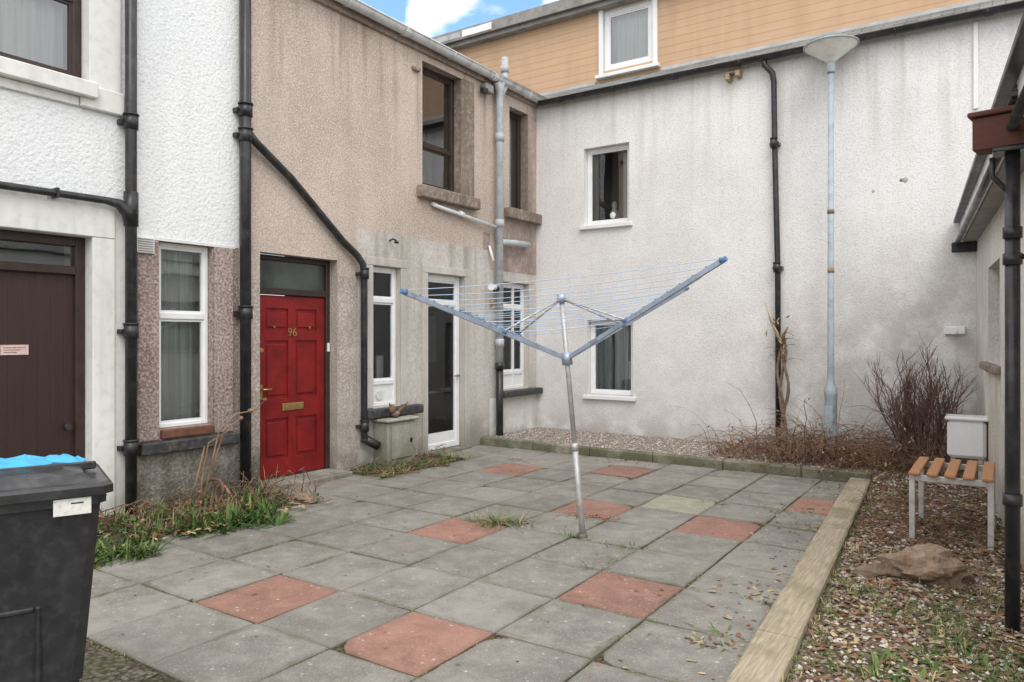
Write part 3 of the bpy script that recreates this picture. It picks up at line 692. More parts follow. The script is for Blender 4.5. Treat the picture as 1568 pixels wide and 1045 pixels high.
for m_ in (PAVE,PAVER,PAVEY): me.materials.append(m_)
me.polygons.foreach_set('material_index',mis)
at=me.attributes.new('tone','FLOAT','FACE'); at.data.foreach_set('value',tones)
uvlay=me.uv_layers.new(name='UVMap'); fl=[c for q in uvl for p in q for c in p]; uvlay.data.foreach_set('uv',fl)
me.update(); o=bpy.data.objects.new('paving_slabs',me); scene.collection.objects.link(o)

def patch(name,fn,nx,ny,zf,m):
    mb=MB()
    for j in range(ny+1):
        for i in range(nx+1):
            x,y=fn(i/nx,j/ny); mb.v.append(Vector((x,y,zf(x,y,i/nx,j/ny))))
    for j in range(ny):
        for i in range(nx):
            a=j*(nx+1)+i; mb.face([a,a+1,a+nx+2,a+nx+1],m,True)
    return mb.done(name,None,False)
def nz(x,y,s,a): return a*mnoise.noise(Vector((x*s,y*s,3.3)))
def edge0(a): return min(1,4*a,4*(1-a))
patch('joint_soil',lambda a,b:(-6.44+5.6*a,-1.2+10*b),60,100,lambda x,y,a,b:-0.010+nz(x,y,5,0.005),SOIL)
def wallx(y): return -0.287+0.0906*(10.35-y)
def outer(y): return inner(y)+0.22
def gz_(x,y): return 0.02+nz(x,y,2.2,0.03)+nz(x,y,9,0.012)+(0.08*min(1,max(0,(y-8.2)/0.6)))
patch('garden_bed',lambda a,b:(outer(-1.5+11.8*b)+(wallx(-1.5+11.8*b)+0.02-outer(-1.5+11.8*b)+ (1.5 if b<0.42 else 0))*a,-1.5+11.8*b),40,160,lambda x,y,a,b:gz_(x,y),GARDEN)
patch('gravel_bed',lambda a,b:(-6.44+5.35*a,8.87+1.47*b),60,30,lambda x,y,a,b:0.095+nz(x,y,2,0.012),GRAVEL)
def bedw(y): return 0.98+0.18*math.sin(y*5.1)+0.1*math.sin(y*11)
patch('planting_soil',lambda a,b:(-6.44+bedw(2.0+2.9*b)*a,2.0+2.9*b),24,50,lambda x,y,a,b:-0.005+0.06*edge0(b)*(1-a)**.6+nz(x,y,4,0.015),SOIL)
patch('wall_foot_soil',lambda a,b:(-6.44+(0.62+0.1*math.sin(13*b)+.05*math.sin(31*b))*a,6.02+1.7*b),16,30,lambda x,y,a,b:-0.004+0.05*edge0(b)*(1-a)**.6+nz(x,y,5,0.012),SOIL)
patch('mossy_ground',lambda a,b:(-6.44+3.1*a,-1.2+3.17*b),40,40,lambda x,y,a,b:-0.01+nz(x,y,3,0.02),GROUNDM)

mb=MB()
segs=[(-1.4,1.2),(1.206,3.9),(3.906,6.3),(6.306,8.66)]
for (a,b) in segs:
    z=0.075+U(-.006,.006); c=0.012; N=14; k=len(mb.v)
    for i in range(N+1):
        y=a+(b-a)*i/N; wl=0.006*mnoise.noise(Vector((y*3,1,a))); wr=0.006*mnoise.noise(Vector((y*3,7,a))); wz=0.004*mnoise.noise(Vector((y*2,3,a)))
        x0=inner(y)+0.004+wl; x1=inner(y)+0.215+wr
        for (x,zz) in ((x0,-0.03),(x0,z-c),(x0+c,z+wz),(x1-c,z+wz*.5),(x1,z-c),(x1,-0.03)): mb.v.append(Vector((x,y,zz)))
    for i in range(N):
        for j in range(5): mb.face([k+i*6+j,k+i*6+j+1,k+(i+1)*6+j+1,k+(i+1)*6+j],TIMBER)
    mb.face([k+j for j in range(6)],TIMBER); mb.face([k+N*6+j for j in range(6)],TIMBER)
mb.done('timber_edging')
mb=MB()
x=-6.43
while x<-1.25:
    x2=min(-1.2,x+0.9); mb.box(x+0.004,x2-0.004,8.76,8.87,-0.03,0.115+U(-.008,.008),KERB,0.014); x=x2
mb.done('concrete_kerb')

# ------------------------------------------------------------------ loose stones, leaves
mb=MB()
for i in range(3800):
    y=8.9+1.4*R(); x=-6.4+5.2*R(); s=U(0.008,0.018); mb.rockb((x,y,0.10+nz(x,y,2,0.012)),s,s*U(.6,1),s*0.6,PEB[random.choice((0,0,1,2))],0)
mb.done('loose_gravel')
mb=MB()
for i in range(7000):
    y=2.9+(R()**1.25)*6.6; a=R(); x=outer(y)+0.02+(wallx(y)+ (0.5 if y<4.5 else 0)-outer(y))*a
    s=U(0.007,0.02)*(1.6 if R()<0.05 else 1)
    mb.rockb((x,y,gz_(x,y)+.006),s,s*U(.6,1),s*0.6,PEB[random.choice((0,1,1,2))],0)
mb.done('garden_stones')
def litter(mb,x,y,z,m=DEADL,s=0.03):
    a=U(0,6.28); l=U(.5,1.2)*s; d=Vector((math.cos(a),math.sin(a),U(0,.5)))
    mb.blade((x,y,z+0.004),d,l*1.6,l,U(.2,1.2),m,2)
mb=MB()
for i in range(4300):
    y=2.9+R()*7.1; x=outer(y)+0.03+(wallx(y)+(0.5 if y<4.5 else 0)-outer(y))*R()
    if mnoise.noise(Vector((x*1.3,y*1.3,9)))<-0.3: continue
    litter(mb,x,y,gz_(x,y)+.012,random.choice((DEADL,DEADL,TWIG2,STRAW)),0.035)
for i in range(500): litter(mb,U(-3.2,-0.5),U(8.9,10.2),0.12,DEADL,0.04)
for i in range(420): litter(mb,-6.4+1.1*R(),U(2.4,4.95),0.05,random.choice((DEADL,STRAW)),0.045)
for i in range(160): litter(mb,U(-6.4,-5.7),U(6,7.6),0.03,DEADL,0.035)
for i in range(230):
    y=U(2,8.7); litter(mb,inner(y)-abs(random.gauss(0,0.25)),y,0.003,random.choice((DEADL,STRAW)),0.03)
for i in range(200): litter(mb,U(-5.5,-1.2),U(2,8.7),0.003,random.choice((DEADL,TWIG2)),0.02)
for (x,y,s_,n_) in ((-3.1,5.8,.10,40),(-2.9,5.85,.06,20),(-1.3,3.75,.07,20),(-1.25,4.6,.07,18),(-2.3,6.95,.08,16),(-1.5,7.2,.12,20),(-3.55,5.2,.12,40),(-4.0,8.6,.2,40),(-2.4,8.6,.3,60),(-5.2,7.9,.12,20)):
    for i in range(n_): litter(mb,x+random.gauss(0,s_),y+random.gauss(0,s_*.5),0.004,random.choice((DEADL,DEADL,TWIG2,STRAW)),.028)
mb.done('leaf_litter',None,False)

# ------------------------------------------------------------------ weeds & grass
def tuft(mb,x,y,z,n,L,w,m,spread=0.05,lean=0.7):
    for i in range(n):
        a=U(0,6.28); t=U(0.1,lean)
        d=Vector((math.cos(a)*t,math.sin(a)*t,1)); r=spread*R()
        mb.blade((x+math.cos(a)*r,y+math.sin(a)*r,z),d,L*U(.5,1.1),w*U(.7,1.2),U(.4,1.6),m,3)
mb=MB()
for i in range(320):
    y=U(2.5,4.8); k=R()**0.65; x=-6.40+k*(bedw(y)+.05)
    if mnoise.noise(Vector((x*2.2,y*2.2,4)))<-0.18: continue
    mt=random.choice((LEAF,LEAF,LEAF,GRASS,LEAF2))
    if R()<.5: tuft(mb,x,y,0.02,random.randint(6,11),U(.08,.20),U(.02,.04),mt,0.07,1.9)
    else: tuft(mb,x,y,0.02,random.randint(5,10),U(.10,.25),U(.010,.022),mt,0.06,1.4)
for i in range(60):
    y=U(2.6,4.4); x=-6.44+bedw(y)+U(-.12,.16); tuft(mb,x,y,0.0,8,U(.10,.22),0.026,random.choice((LEAF,LEAF,LEAF2)),0.05,1.7)
for i in range(80): tuft(mb,U(-6.4,-5.5),U(3.2,4.95),0.03,6,U(.12,.32),0.007,random.choice((STRAW,TWIG2)),0.05,1.3)
for i in range(90):
    x=U(-6.35,-5.5);y=U(3.0,4.95); pts=[(x,y,0.02)]
    for k in range(4): pts.append((pts[-1][0]+U(-.1,.12),pts[-1][1]+U(-.12,.12),max(.02,pts[-1][2]+U(-.04,.12))))
    mb.tube(pts,0.004,random.choice((TWIG2,TWIG)),4)
    for q in pts[1:]: mb.blade(q,Vector((U(-1,1),U(-1,1),U(-.5,.5))),U(.03,.07),U(.02,.035),.5,random.choice((DEADL,DEADL,LEAF)),2)
mb.done('weed_border',None,False)
mb=MB()
for base,pts in (((-6.1,4.0),[(0,0,0),(0.02,.08,.35),(-.02,.2,.7),(.02,.35,.86),(.05,.55,.88),(.03,.68,.97)]),((-6.2,4.2),[(0,0,0),(.0,.0,.4),(.05,.08,.7),(.0,.3,.80)]),((-6.1,4.0),[(0,0,0),(0.05,-.02,.3),(.03,.06,.62),(.1,.22,.72)]),((-6.2,3.9),[(0,0,0),(.1,.05,.25),(.16,.1,.6)])):
    mb.tube([(base[0]+a,base[1]+b,c) for a,b,c in pts],[0.011-0.0014*i for i in range(len(pts))],TWIG2,6)
for p in ((-6.07,4.68,.97),(-6.05,4.5,.88),(-6.2,4.5,.80)): mb.rockb(p,.022,.03,.022,TWIG2,1)
mb.done('bare_rose_bush')
mb=MB()
for i in range(95):
    x=-6.42+.65*R(); tuft(mb,x,U(6.05,7.8),0.02,7,U(.05,.15),U(.008,.02),random.choice((LEAF,GRASS,LEAF2,STRAW)),0.05,1.5)
for i in range(50):
    x=U(-6.3,-5.8);y=U(6,7.6); pts=[(x,y,0.02)]
    for k in range(4): pts.append((pts[-1][0]+U(-.1,.1),pts[-1][1]+U(-.12,.12),max(.02,pts[-1][2]+U(-.03,.07))))
    mb.tube(pts,0.004,TWIG2,4)
mb.done('wall_foot_weeds',None,False)
mb=MB()
for (x,y,n,L) in ((-3.62,5.15,130,.24),(-3.45,5.25,60,.18),(-3.75,5.12,40,.14),(-3.2,5.75,20,.10),(-2.9,5.15,30,.10),(-2.6,5.14,24,.08),(-2.35,5.15,20,.09),(-2.3,4.8,16,.07),(-1.75,6.9,16,.12),(-1.72,6.4,10,.1),(-1.2,4.5,16,.10),(-2.3,4.5,14,.08),(-1.25,3.9,24,.10),(-2.9,3.9,12,.06),(-1.6,8.2,16,.1),(-1.45,7.7,12,.1),(-4.65,5.15,10,.06),(-1.7,3.6,10,.05),(-1.18,3.75,20,.10),(-2.88,4.6,12,.06),(-1.35,6.5,30,.13),(-1.45,7.0,20,.1)):
    for i in range(n):
        a=U(0,6.28); rr=abs(random.gauss(0,.07)); d=Vector((math.cos(a),math.sin(a),U(.5,1.6)))
        mb.blade((x+rr*math.cos(a)*1.4,y+rr*math.sin(a)*.6,-0.005),d,L*U(.4,1.1),U(.005,.012),U(.5,1.5),random.choice((GRASS,LEAF2,STRAW if L>.15 else LEAF)),3)
for j in range(3000):
    if R()<.5: x=random.choice(xs+[-1.15])+U(-.012,.012); y=U(2,8.7)
    else: y=random.choice(yedges[5:])+U(-.012,.012); x=U(-5.2,-1.15)
    nn=mnoise.noise(Vector((x*1.1,y*1.1,5)))+0.08*(x+3.0)*0.8
    if nn<0.08: continue
    for i in range(3):
        a=U(0,6.28); mb.blade((x+U(-.01,.01),y+U(-.01,.01),-0.008),Vector((math.cos(a),math.sin(a),U(.3,1.2))),U(.012,.042),U(.005,.010),1,random.choice((GRASS,LEAF2,LEAF,STRAW)),2)
mb.done('joint_weeds',None,False)
mb=MB()
for i in range(900):
    y=3.2+R()**1.2*2.2; x=outer(y)+0.04+R()*1.5
    if mnoise.noise(Vector((x*2.0,y*2.0,1)))<-0.02+0.20*(y-3.6)-0.16*(x+0.7): continue
    tuft(mb,x,y,gz_(x,y),random.randint(6,11),U(.04,.12),U(.004,.009),random.choice((GRASS,GRASS,LEAF2,LEAF,STRAW)),0.05,1.6)
for i in range(650):
    y=4.4+R()*5.0; x=outer(y)+0.03+R()*(wallx(y)-outer(y))
    if mnoise.noise(Vector((x*1.9,y*1.9,1)))<0.02: continue
    tuft(mb,x,y,gz_(x,y),7,U(.04,.11),U(.004,.008),random.choice((GRASS,LEAF2,STRAW,STRAW)),0.05,1.3)
for i in range(160):
    y=U(2.9,8); x=outer(y)+abs(random.gauss(0,.06)); tuft(mb,x,y,0.03,6,U(.03,.07),.006,random.choice((GRASS,LEAF2,STRAW)),.04,1.3)
for i in range(50):
    y=U(3.3,4.6); x=outer(y)+0.3+R()*1.0; tuft(mb,x,y,gz_(x,y),8,U(.05,.10),U(.02,.032),random.choice((LEAF,LEAF2,GRASS)),.03,2.2)
mb.done('garden_grass',None,False)

def arc(mb,x,y,z,m,L,r,ang=None,lift=1.0):
    a=ang if ang is not None else U(0,6.28); d=Vector((math.cos(a)*.6,math.sin(a)*.6,lift)).normalized(); p=Vector((x,y,z)); pts=[tuple(p)]
    n=5
    for k in range(n):
        d=(d+Vector((U(-.25,.25),U(-.25,.25),-0.35))).normalized(); p=p+d*(L/n); p.z=max(p.z,z); p.y=min(p.y,10.3); pts.append(tuple(p))
    mb.tube(pts,[r*(1-0.7*i/n) for i in range(n+1)],m,4,False)
    return pts
mb=MB()
for i in range(1300):
    x=U(-3.1,-0.45); y=U(8.95,10.2)
    if x<-2.3 and R()<.6: continue
    dn=0.6+0.9*mnoise.noise(Vector((x*1.8,y*1.8,7)))
    pts=arc(mb,x,y,0.11,random.choice((TWIG,TWIG2,TWIG2)),U(.3,1.1)*max(.4,dn+.3),U(.003,.006),None,U(.3,1.9))
    for k in range(3):
        q=random.choice(pts[1:]); mb.blade(q,Vector((U(-1,1),U(-1,1),U(-.5,.5))),U(.03,.06),U(.015,.03),.5,random.choice((DEADL,TWIG2,DEADL,STRAW)),2)
for i in range(520):
    y=U(6.2,9.2); x=U(outer(y),wallx(y)-.05); pts=arc(mb,x,y,0.04,random.choice((TWIG,TWIG2)),U(.15,.5),U(.002,.005),None,U(.1,.8))
    q=random.choice(pts[1:]); mb.blade(q,Vector((U(-1,1),U(-1,1),U(-.5,.5))),U(.03,.06),U(.015,.03),.5,DEADL,2)
mb.done('dead_bramble_patch',None,False)
mb=MB()
def grow(mb,p,d,L,r,dep):
    n=4; pts=[tuple(p)]; q=p.copy(); dd=d.copy()
    for k in range(n):
        dd=(dd+Vector((U(-.18,.18),U(-.18,.18),U(-.02,.12)))).normalized(); q=q+dd*(L/n); pts.append(tuple(q))
        if dep>0 and k>=1:
            for _ in range(2):
                nd=(dd+Vector((U(-.7,.7),U(-.7,.7),U(-.1,.35)))).normalized(); grow(mb,q.copy(),nd,L*U(.3,.55),r*.55,dep-1)
    mb.tube(pts,[r*(1-.14*i) for i in range(n+1)],TWIGS,4,False)
for i in range(38):
    a=U(0,6.28); t=U(.05,.42); grow(mb,Vector((-0.82+math.cos(a)*.12,9.55+math.sin(a)*.12,0.1)),Vector((math.cos(a)*t,math.sin(a)*t,1)).normalized(),U(.45,.9),.010,2)
mb.done('bare_shrub',None,False)
mb=MB()
for off,ht in ((0,1.55),(0.035,1.35),(-0.03,1.5)):
    pts=[];rs=[]
    for k in range(13):
        t=k/12; pts.append((-2.46+off+0.04*math.sin(t*9+off*60),10.13+0.03*math.cos(t*9+off*60),0.08+ht*t)); rs.append(0.026-0.009*t+0.004*math.sin(k*2.1))
    mb.tube(pts,rs,BARK,8)
mb.tube([(-2.46,10.12,1.50),(-2.52,10.1,1.62),(-2.60,10.08,1.8),(-2.67,10.06,2.05)],[.035,.028,.015,.005],STRAW,6)
mb.tube([(-2.46,10.12,1.50),(-2.44,10.1,1.62),(-2.38,10.08,1.72)],[.03,.022,.008],BARK,6)
for i in range(40):
    t=R(); mb.blade((-2.62+.25*t+U(-.05,.05),10.08,1.25+.6*R()),Vector((U(-1,1),U(-.6,.2),U(-.6,1))),U(.05,.12),U(.02,.04),.6,random.choice((STRAW,STRAW,DEADL)),2)
for i in range(12):
    arc(mb,-2.46,10.12,U(1.2,1.6),TWIG,U(.2,.4),.004)
mb.done('withered_climber')

# ------------------------------------------------------------------ lamp post
mb=MB(); c=(-1.84,10.0)
mb.lathe(c,[(0.085,0.05),(0.085,0.12),(0.075,0.14),(0.075,0.84),(0.082,0.86),(0.078,0.93),(0.045,1.0),(0.042,1.1),(0.034,4.98)],LAMPP,20)
mb.lathe(c,[(0.048,4.93),(0.055,4.95),(0.055,5.05),(0.04,5.07)],LAMPP,20)
mb.lathe(c,[(0.045,5.06),(0.07,5.09),(0.30,5.26),(0.315,5.275)],LAMPH,36)
mb.lathe(c,[(0.33,5.27),(0.33,5.285),(0.22,5.33),(0.03,5.36)],LAMPP,36)
mb.lathe(c,[(0.0405,2.40),(0.0410,2.47)],TANW,16); mb.lathe(c,[(0.0425,3.15),(0.0425,3.20)],BARK,16)
mb.box(-1.90,-1.80,9.915,9.93,0.4,0.72,LAMPP,0.004)
mb.done('lamp_post')

# ------------------------------------------------------------------ rotary dryer
rd=root('rotary_clothes_dryer')
th=math.atan(756/1128.0); fwv=Vector((-math.sin(th),math.cos(th),0)); rtv=Vector((math.cos(th),math.sin(th),0)); upv=Vector((0,0,1))
base=Vector((-2.80,5.20,-0.03)); hub=Vector((-2.91,5.13,1.42)); top=hub+(hub-base).normalized()*0.50
mb=MB(); ax=(hub-base).normalized()
mb.tube([tuple(base),tuple(base+ax*0.75)],0.024,GALV,14); mb.tube([tuple(base+ax*0.75),tuple(top)],0.020,GALV,14)
mb.tube([tuple(base+ax*0.72),tuple(base+ax*0.78)],0.028,GALV,14)
mb.tube([tuple(hub-ax*0.05),tuple(hub+ax*0.05)],0.042,ALU,14); mb.tube([tuple(top-ax*0.05),tuple(top+ax*0.02)],0.036,ALU,14)
mb.tube([tuple(base),tuple(base+ax*0.06)],0.035,STONE,12)
mb.done('pole',rd)
al=math.radians(52); dirs=[rtv*math.cos(al)-fwv*math.sin(al), rtv*math.sin(al)+fwv*math.cos(al), -rtv*math.cos(al)+fwv*math.sin(al), -rtv*math.sin(al)-fwv*math.cos(al)]
tipz=[2.09,2.04,1.84,1.90]
L=1.49; tips=[]
mb=MB(); ln=MB(); clips=MB()
for d_,tz in zip(dirs,tipz):
    tip=hub+d_*L; tip.z=tz; tips.append(tip)
    a=(tip-hub)
    side=a.cross(upv).normalized(); n_=side.cross(a).normalized()
    k=len(mb.v); w,h_=0.011,0.016
    for e in (hub+a*0.02,tip):
        for sx,sy in ((-1,-1),(1,-1),(1,1),(-1,1)): mb.v.append(e+side*w*sx+n_*h_*sy)
    for i in range(4): mb.face([k+i,k+(i+1)%4,k+4+(i+1)%4,k+4+i],ALU)
    mb.face([k+3,k+2,k+1,k],ALU); mb.face([k+4,k+5,k+6,k+7],ALU)
    clips.tube([tuple(tip-a.normalized()*0.03),tuple(tip+a.normalized()*0.015)],0.019,PLASTB,8)
    mb.tube([tuple(top-ax*0.02),tuple(hub+a*0.43+n_*0.01)],0.008,GALV,8)
    clips.tube([tuple(hub+a*0.43-a.normalized()*0.02+n_*0.005),tuple(hub+a*0.43+a.normalized()*0.02+n_*0.005)],0.020,PLASTB,8)
mb.done('arms',rd)
NS=9
for s_ in range(NS):
    f=0.40+0.58*s_/(NS-1)
    for i in range(4):
        a=hub+(tips[i]-hub)*f+upv*0.022; b=hub+(tips[(i+1)%4]-hub)*f+upv*0.022
        sag=0.012+0.03*f*R()
        pts=[tuple(a.lerp(b,t)-upv*sag*4*t*(1-t)) for t in (0,.17,.33,.5,.67,.83,1)]
        ln.tube(pts,0.0026,LINE,5,False)
        clips.box(a.x-.007,a.x+.007,a.y-.007,a.y+.007,a.z-.014,a.z+.005,PLASTB)
ln.done('lines',rd); clips.done('clips',rd)

# ------------------------------------------------------------------ bin
def bin_(name,O,e1,e2,body,lid,H=1.0):
    r=root(name); O=Vector((*O,0)); e1=Vector((*e1,0)).normalized(); e2=Vector((*e2,0)).normalized()
    mp=lambda a,b,z:tuple(O+e1*a+e2*b+Vector((0,0,z)))
    mb=MB(mp)
    def ring(a0,a1,b0,b1,z,c):
        return [(a0+c,b0,z),(a1-c,b0,z),(a1,b0+c,z),(a1,b1-c,z),(a1-c,b1,z),(a0+c,b1,z),(a0,b1-c,z),(a0,b0+c,z)]
    def loft(rings,m):
        k=len(mb.v)
        for q in rings: mb.v+=[mb.P(p) for p in q]
        for i in range(len(rings)-1):
            for j in range(8): mb.face([k+i*8+j,k+i*8+(j+1)%8,k+(i+1)*8+(j+1)%8,k+(i+1)*8+j],m)
        mb.face([k+j for j in range(8)],m); mb.face([k+(len(rings)-1)*8+j for j in range(8)],m)
    loft([ring(.10,.64,.075,.50,0.06,.04),ring(.095,.645,.07,.505,0.30,.04),ring(.085,.655,.062,.512,0.302,.04),ring(.03,.69,.03,.545,H-0.06,.03),ring(.012,.705,.012,.563,H-0.055,.03),ring(.012,.705,.012,.563,H-0.02,.03)],body)
    mb.box(.22,.24,.038,.06,.33,.62,body,.006); mb.box(.52,.54,.038,.06,.33,.62,body,.006); mb.box(.24,.52,.038,.058,.60,.62,body,.006)
    loft([ring(-.01,.72,-.01,.585,H-0.018,.035),ring(-.01,.72,-.01,.585,H+0.012,.035),ring(.005,.705,.005,.57,H+0.022,.045)],lid)
    loft([ring(.05,.66,.05,.54,H+0.02,.05),ring(.08,.62,.08,.51,H+0.048,.06),ring(.14,.54,.14,.45,H+0.056,.06)],lid)
    mb.box(.02,.64,.30,.315,H+0.03,H+0.062,lid,.005)
    mb.tube([(.72,.06,H-.0),(.78,.06,H+.02),(.78,.52,H+.02),(.72,.52,H-.0)],.016,body,8)
    for b in (.06,.46): mb.tube([(.66,b,.1),(.66,b+.06,.1)],.10,BLACKP,20)
    mb.done('bin_body_and_lid',r)
    return mp,r
mp,r=bin_('black_wheelie_bin',(-2.79,1.46),(-.36,-.93),(-.93,.36),BINBLK,BINLID,1.03)
mb=MB(mp); mb.box(.065,.185,.004,.0115,.945,1.005,LABEL); mb.box(.09,.13,.003,.004,.985,.99,BLACKP); mb.done('address_label',r)
mb=MB(mp); nx,ny=26,14
for (a0,a1,b0,b1,zz,sd_) in ((0.16,0.66,0.30,0.56,1.09,1.0),(0.05,0.30,0.36,0.52,1.08,5.0)):
    k=len(mb.v)
    for j in range(ny+1):
        for i in range(nx+1):
            a=a0+(a1-a0)*i/nx; b=b0+(b1-b0)*j/ny
            e=min(1,6*min(i/nx,1-i/nx,j/ny,1-j/ny))
            mb.v.append(mb.P((a+.02*mnoise.noise(Vector((i*.4,j*.4,sd_))),b,zz-0.012+0.028*e+0.03*mnoise.noise(Vector((i*.22,j*.3,sd_+9))))))
    for j in range(ny):
        for i in range(nx):
            q=k+j*(nx+1)+i; mb.face([q,q+1,q+nx+2,q+nx+1],BLUEPL,False)
mb.done('blue_plastic_sheet',None,False)

# ------------------------------------------------------------------ utility box + ornament
mb=MB()
mb.box(-6.445,-6.20,6.56,7.06,0.0,0.55,METERG,0.015); mb.box(-6.45,-6.16,6.52,7.10,0.552,0.59,METERG,0.012)
mb.box(-6.198,-6.185,6.62,7.00,0.10,0.50,METERG,0.005); mb.box(-6.185,-6.17,6.94,6.97,0.28,0.33,BLACKP)
mb.done('concrete_utility_box')
mb=MB()
mb.rockb((-6.30,6.78,0.64),.09,.055,.05,BARK,2); mb.rockb((-6.28,6.72,0.70),.045,.04,.05,TWIG2,2)
mb.tube([(-6.3,6.85,.66),(-6.26,6.92,.72),(-6.24,6.96,.78)],[.022,.018,.008],TWIG2,6); mb.tube([(-6.3,6.72,.72),(-6.27,6.66,.78)],[.02,.008],BARK,6)
mb.done('driftwood_ornament')
mb=MB(); mb.rockb((-0.46,5.45,0.07),.28,.16,.13,ROCKM,4,.42,0.35); mb.done('garden_rock')
mb=MB()
mb.rockb((-5.6,4.75,0.04),.13,.08,.05,ROCKM,3,.4); mb.rockb((-5.95,4.68,.05),.09,.07,.05,STONE,3,.4); mb.rockb((-5.75,4.5,.04),.07,.06,.05,ROCKM,3,.4)
mb.done('border_stones')
mb=MB()
pts=[(-6.02+.13*math.cos(t),4.05+.05*math.sin(t)+.1*math.cos(t)*.3,.16+.13*math.sin(t)) for t in [i*.42 for i in range(16)]]
mb.tube(pts,.014,TWIG,8)
pts=[(-5.95+.10*math.cos(t),4.12,.14+.10*math.sin(t)) for t in [i*.42 for i in range(16)]]; mb.tube(pts,.011,TWIG2,8)
mb.done('coiled_dead_vine')

# ------------------------------------------------------------------ bench
bn=root('slatted_garden_bench')
mb=MB()
bx0,bx1,by0,by1=-0.62,-0.07,6.42,7.22
for x in (bx0+.02,bx1-.02):
    for y in (by0+.03,by1-.03): mb.box(x-.02,x+.02,y-.02,y+.02,0.0,.535,BENCHM,.004)
    mb.box(x-.017,x+.017,by0+.05,by1-.05,.49,.53,BENCHM,.004)
mb.box(bx0+.04,bx1-.04,by0+.012,by0+.048,.488,.533,BENCHM,.004); mb.box(bx0+.04,bx1-.04,by1-.048,by1-.012,.488,.533,BENCHM,.004)
mb.done('metal_frame',bn)
mb=MB()
for i in range(5):
    x=bx0+.0+i*.118; mb.box(x,x+.075,by0-.03,by1+.03,.537,.562,OAK,.006)
mb.done('wooden_slats',bn)
mb=MB()
mb.box(-.50,-.16,8.75,9.02,.36,.74,PVC,.03); mb.box(-.52,-.14,8.73,9.04,.742,.78,PVC,.012); mb.box(-.47,-.43,8.8,8.97,.1,.36,BENCHM); mb.box(-.23,-.19,8.8,8.97,.1,.36,BENCHM)
mb.done('white_utility_box')

# ------------------------------------------------------------------ right post and beam
gp=root('timber_gate_post')
mb=MB()
mb.tube([(0.03,4.74,-.03),(0.03,4.74,2.58)],.036,BLACKP,14)
for z in (.7,1.98,2.12): mb.tube([(0.03,4.74,z),(0.03,4.74,z+.06)],.046,BLACKP,14)
mb.tube([(0.0,4.74,2.02),(0.5,4.70,2.02)],.014,BLACKP,8)
mb.box(-.06,.12,4.66,4.82,2.575,2.60,BLACKP,.004)
mb.tube([(-.06,4.74,2.56),(-.06,4.74,2.46),(.02,4.74,2.36)],.014,BLACKP,8)
mb.done('iron_post',gp)
mp=lambda a,b,z:(-.14+a*.985+b*.17,4.78-a*.17+b*.985,z)
mb=MB(mp); mb.box(0,1.6,-.07,.07,2.60,2.78,REDBEAM,.008); mb.box(-.02,1.6,-.09,.09,2.782,2.81,REDBEAM,.006)
mb.tube([(.16,0,2.81),(.19,0,2.9),(.26,0,2.99),(.6,0,3.03)],[.02,.022,.03,.03],BLACKP,8); mb.box(.17,.6,-.05,.05,2.86,2.90,BLACKP,.008)
mb.done('stained_beam',gp)

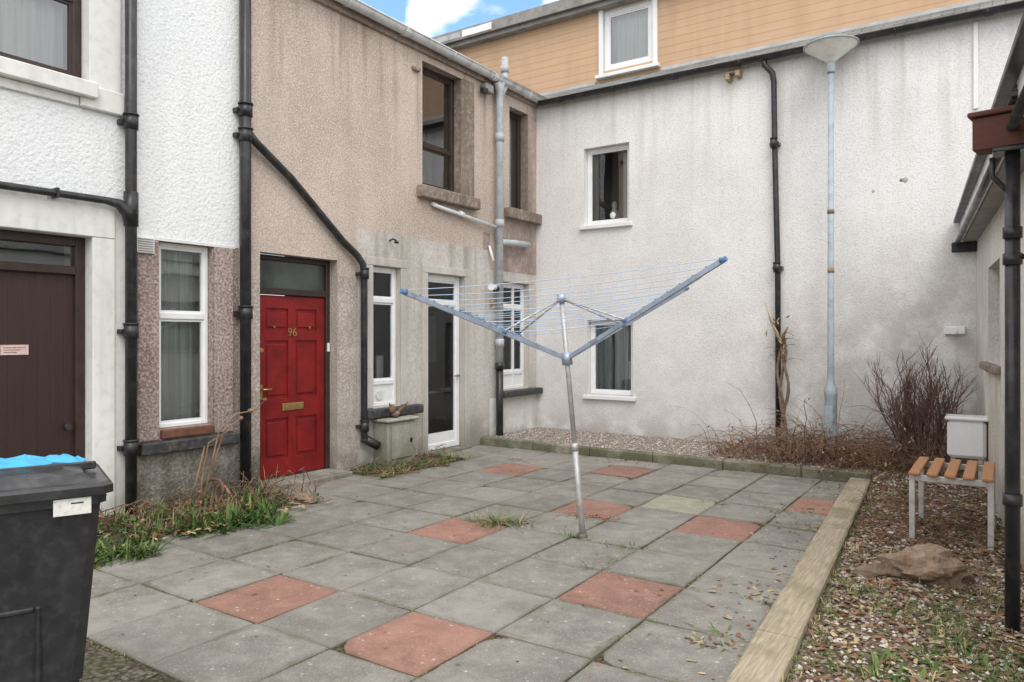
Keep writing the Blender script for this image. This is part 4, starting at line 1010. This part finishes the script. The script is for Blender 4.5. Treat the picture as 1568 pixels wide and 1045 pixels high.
# ------------------------------------------------------------------ world, sun, camera
w=bpy.data.worlds.new('World'); scene.world=w; w.use_nodes=True; nt=w.node_tree
bg=nt.nodes['Background']; bg.inputs['Strength'].default_value=0.15
sky=nt.nodes.new('ShaderNodeTexSky'); sky.sky_type='NISHITA'; sky.sun_disc=False
SE,SR=math.radians(50),math.radians(138)
sky.sun_elevation=SE; sky.sun_rotation=SR
gain=nt.nodes.new('ShaderNodeMix'); gain.data_type='RGBA'; gain.blend_type='MULTIPLY'; gain.inputs[0].default_value=1; gain.clamp_result=False
nt.links.new(sky.outputs[0],gain.inputs[6]); gain.inputs[7].default_value=(1.25,1.75,1.75,1)
tc=nt.nodes.new('ShaderNodeTexCoord')
u=(620-784)/1128; dv=(fwv+rtv*u+upv*((515+10)/1128)).normalized()
dot=nt.nodes.new('ShaderNodeVectorMath'); dot.operation='DOT_PRODUCT'; nt.links.new(tc.outputs['Generated'],dot.inputs[0]); dot.inputs[1].default_value=tuple(dv)
mr=nt.nodes.new('ShaderNodeMapRange'); nt.links.new(dot.outputs['Value'],mr.inputs[0]); mr.inputs[1].default_value=0.80; mr.inputs[2].default_value=0.97; mr.inputs[3].default_value=0.55; mr.inputs[4].default_value=0.0
nz_=nt.nodes.new('ShaderNodeTexNoise'); nt.links.new(tc.outputs['Generated'],nz_.inputs['Vector']); nz_.inputs['Scale'].default_value=9; nz_.inputs['Detail'].default_value=7; nz_.inputs['Distortion'].default_value=.5
ad=nt.nodes.new('ShaderNodeMath'); ad.operation='ADD'; nt.links.new(mr.outputs[0],ad.inputs[0]); nt.links.new(nz_.outputs[0],ad.inputs[1])
m2=nt.nodes.new('ShaderNodeMapRange'); nt.links.new(ad.outputs[0],m2.inputs[0]); m2.inputs[1].default_value=0.46; m2.inputs[2].default_value=0.60; m2.inputs[3].default_value=0.06
mx=nt.nodes.new('ShaderNodeMix'); mx.data_type='RGBA'; nt.links.new(m2.outputs[0],mx.inputs[0]); nt.links.new(gain.outputs[2],mx.inputs[6]); mx.inputs[7].default_value=(11.4,11.4,11.5,1)
nt.links.new(mx.outputs[2],bg.inputs['Color'])

sd=bpy.data.lights.new('sun','SUN'); sd.energy=1.45; sd.angle=math.radians(32); sd.color=(1,0.96,0.90)
so=bpy.data.objects.new('sun',sd); scene.collection.objects.link(so)
dirv=Vector((math.sin(SR)*math.cos(SE),math.cos(SR)*math.cos(SE),math.sin(SE)))
so.rotation_euler=dirv.to_track_quat('Z','Y').to_euler()

cd=bpy.data.cameras.new('camera'); cd.sensor_width=36; cd.lens=1128/1568*36; cd.shift_y=-7.5/1568; cd.clip_end=600; cd.clip_start=0.05
co=bpy.data.objects.new('camera',cd); scene.collection.objects.link(co); co.location=(0,0,1.6); co.rotation_euler=(math.radians(90),0,th)
scene.camera=co
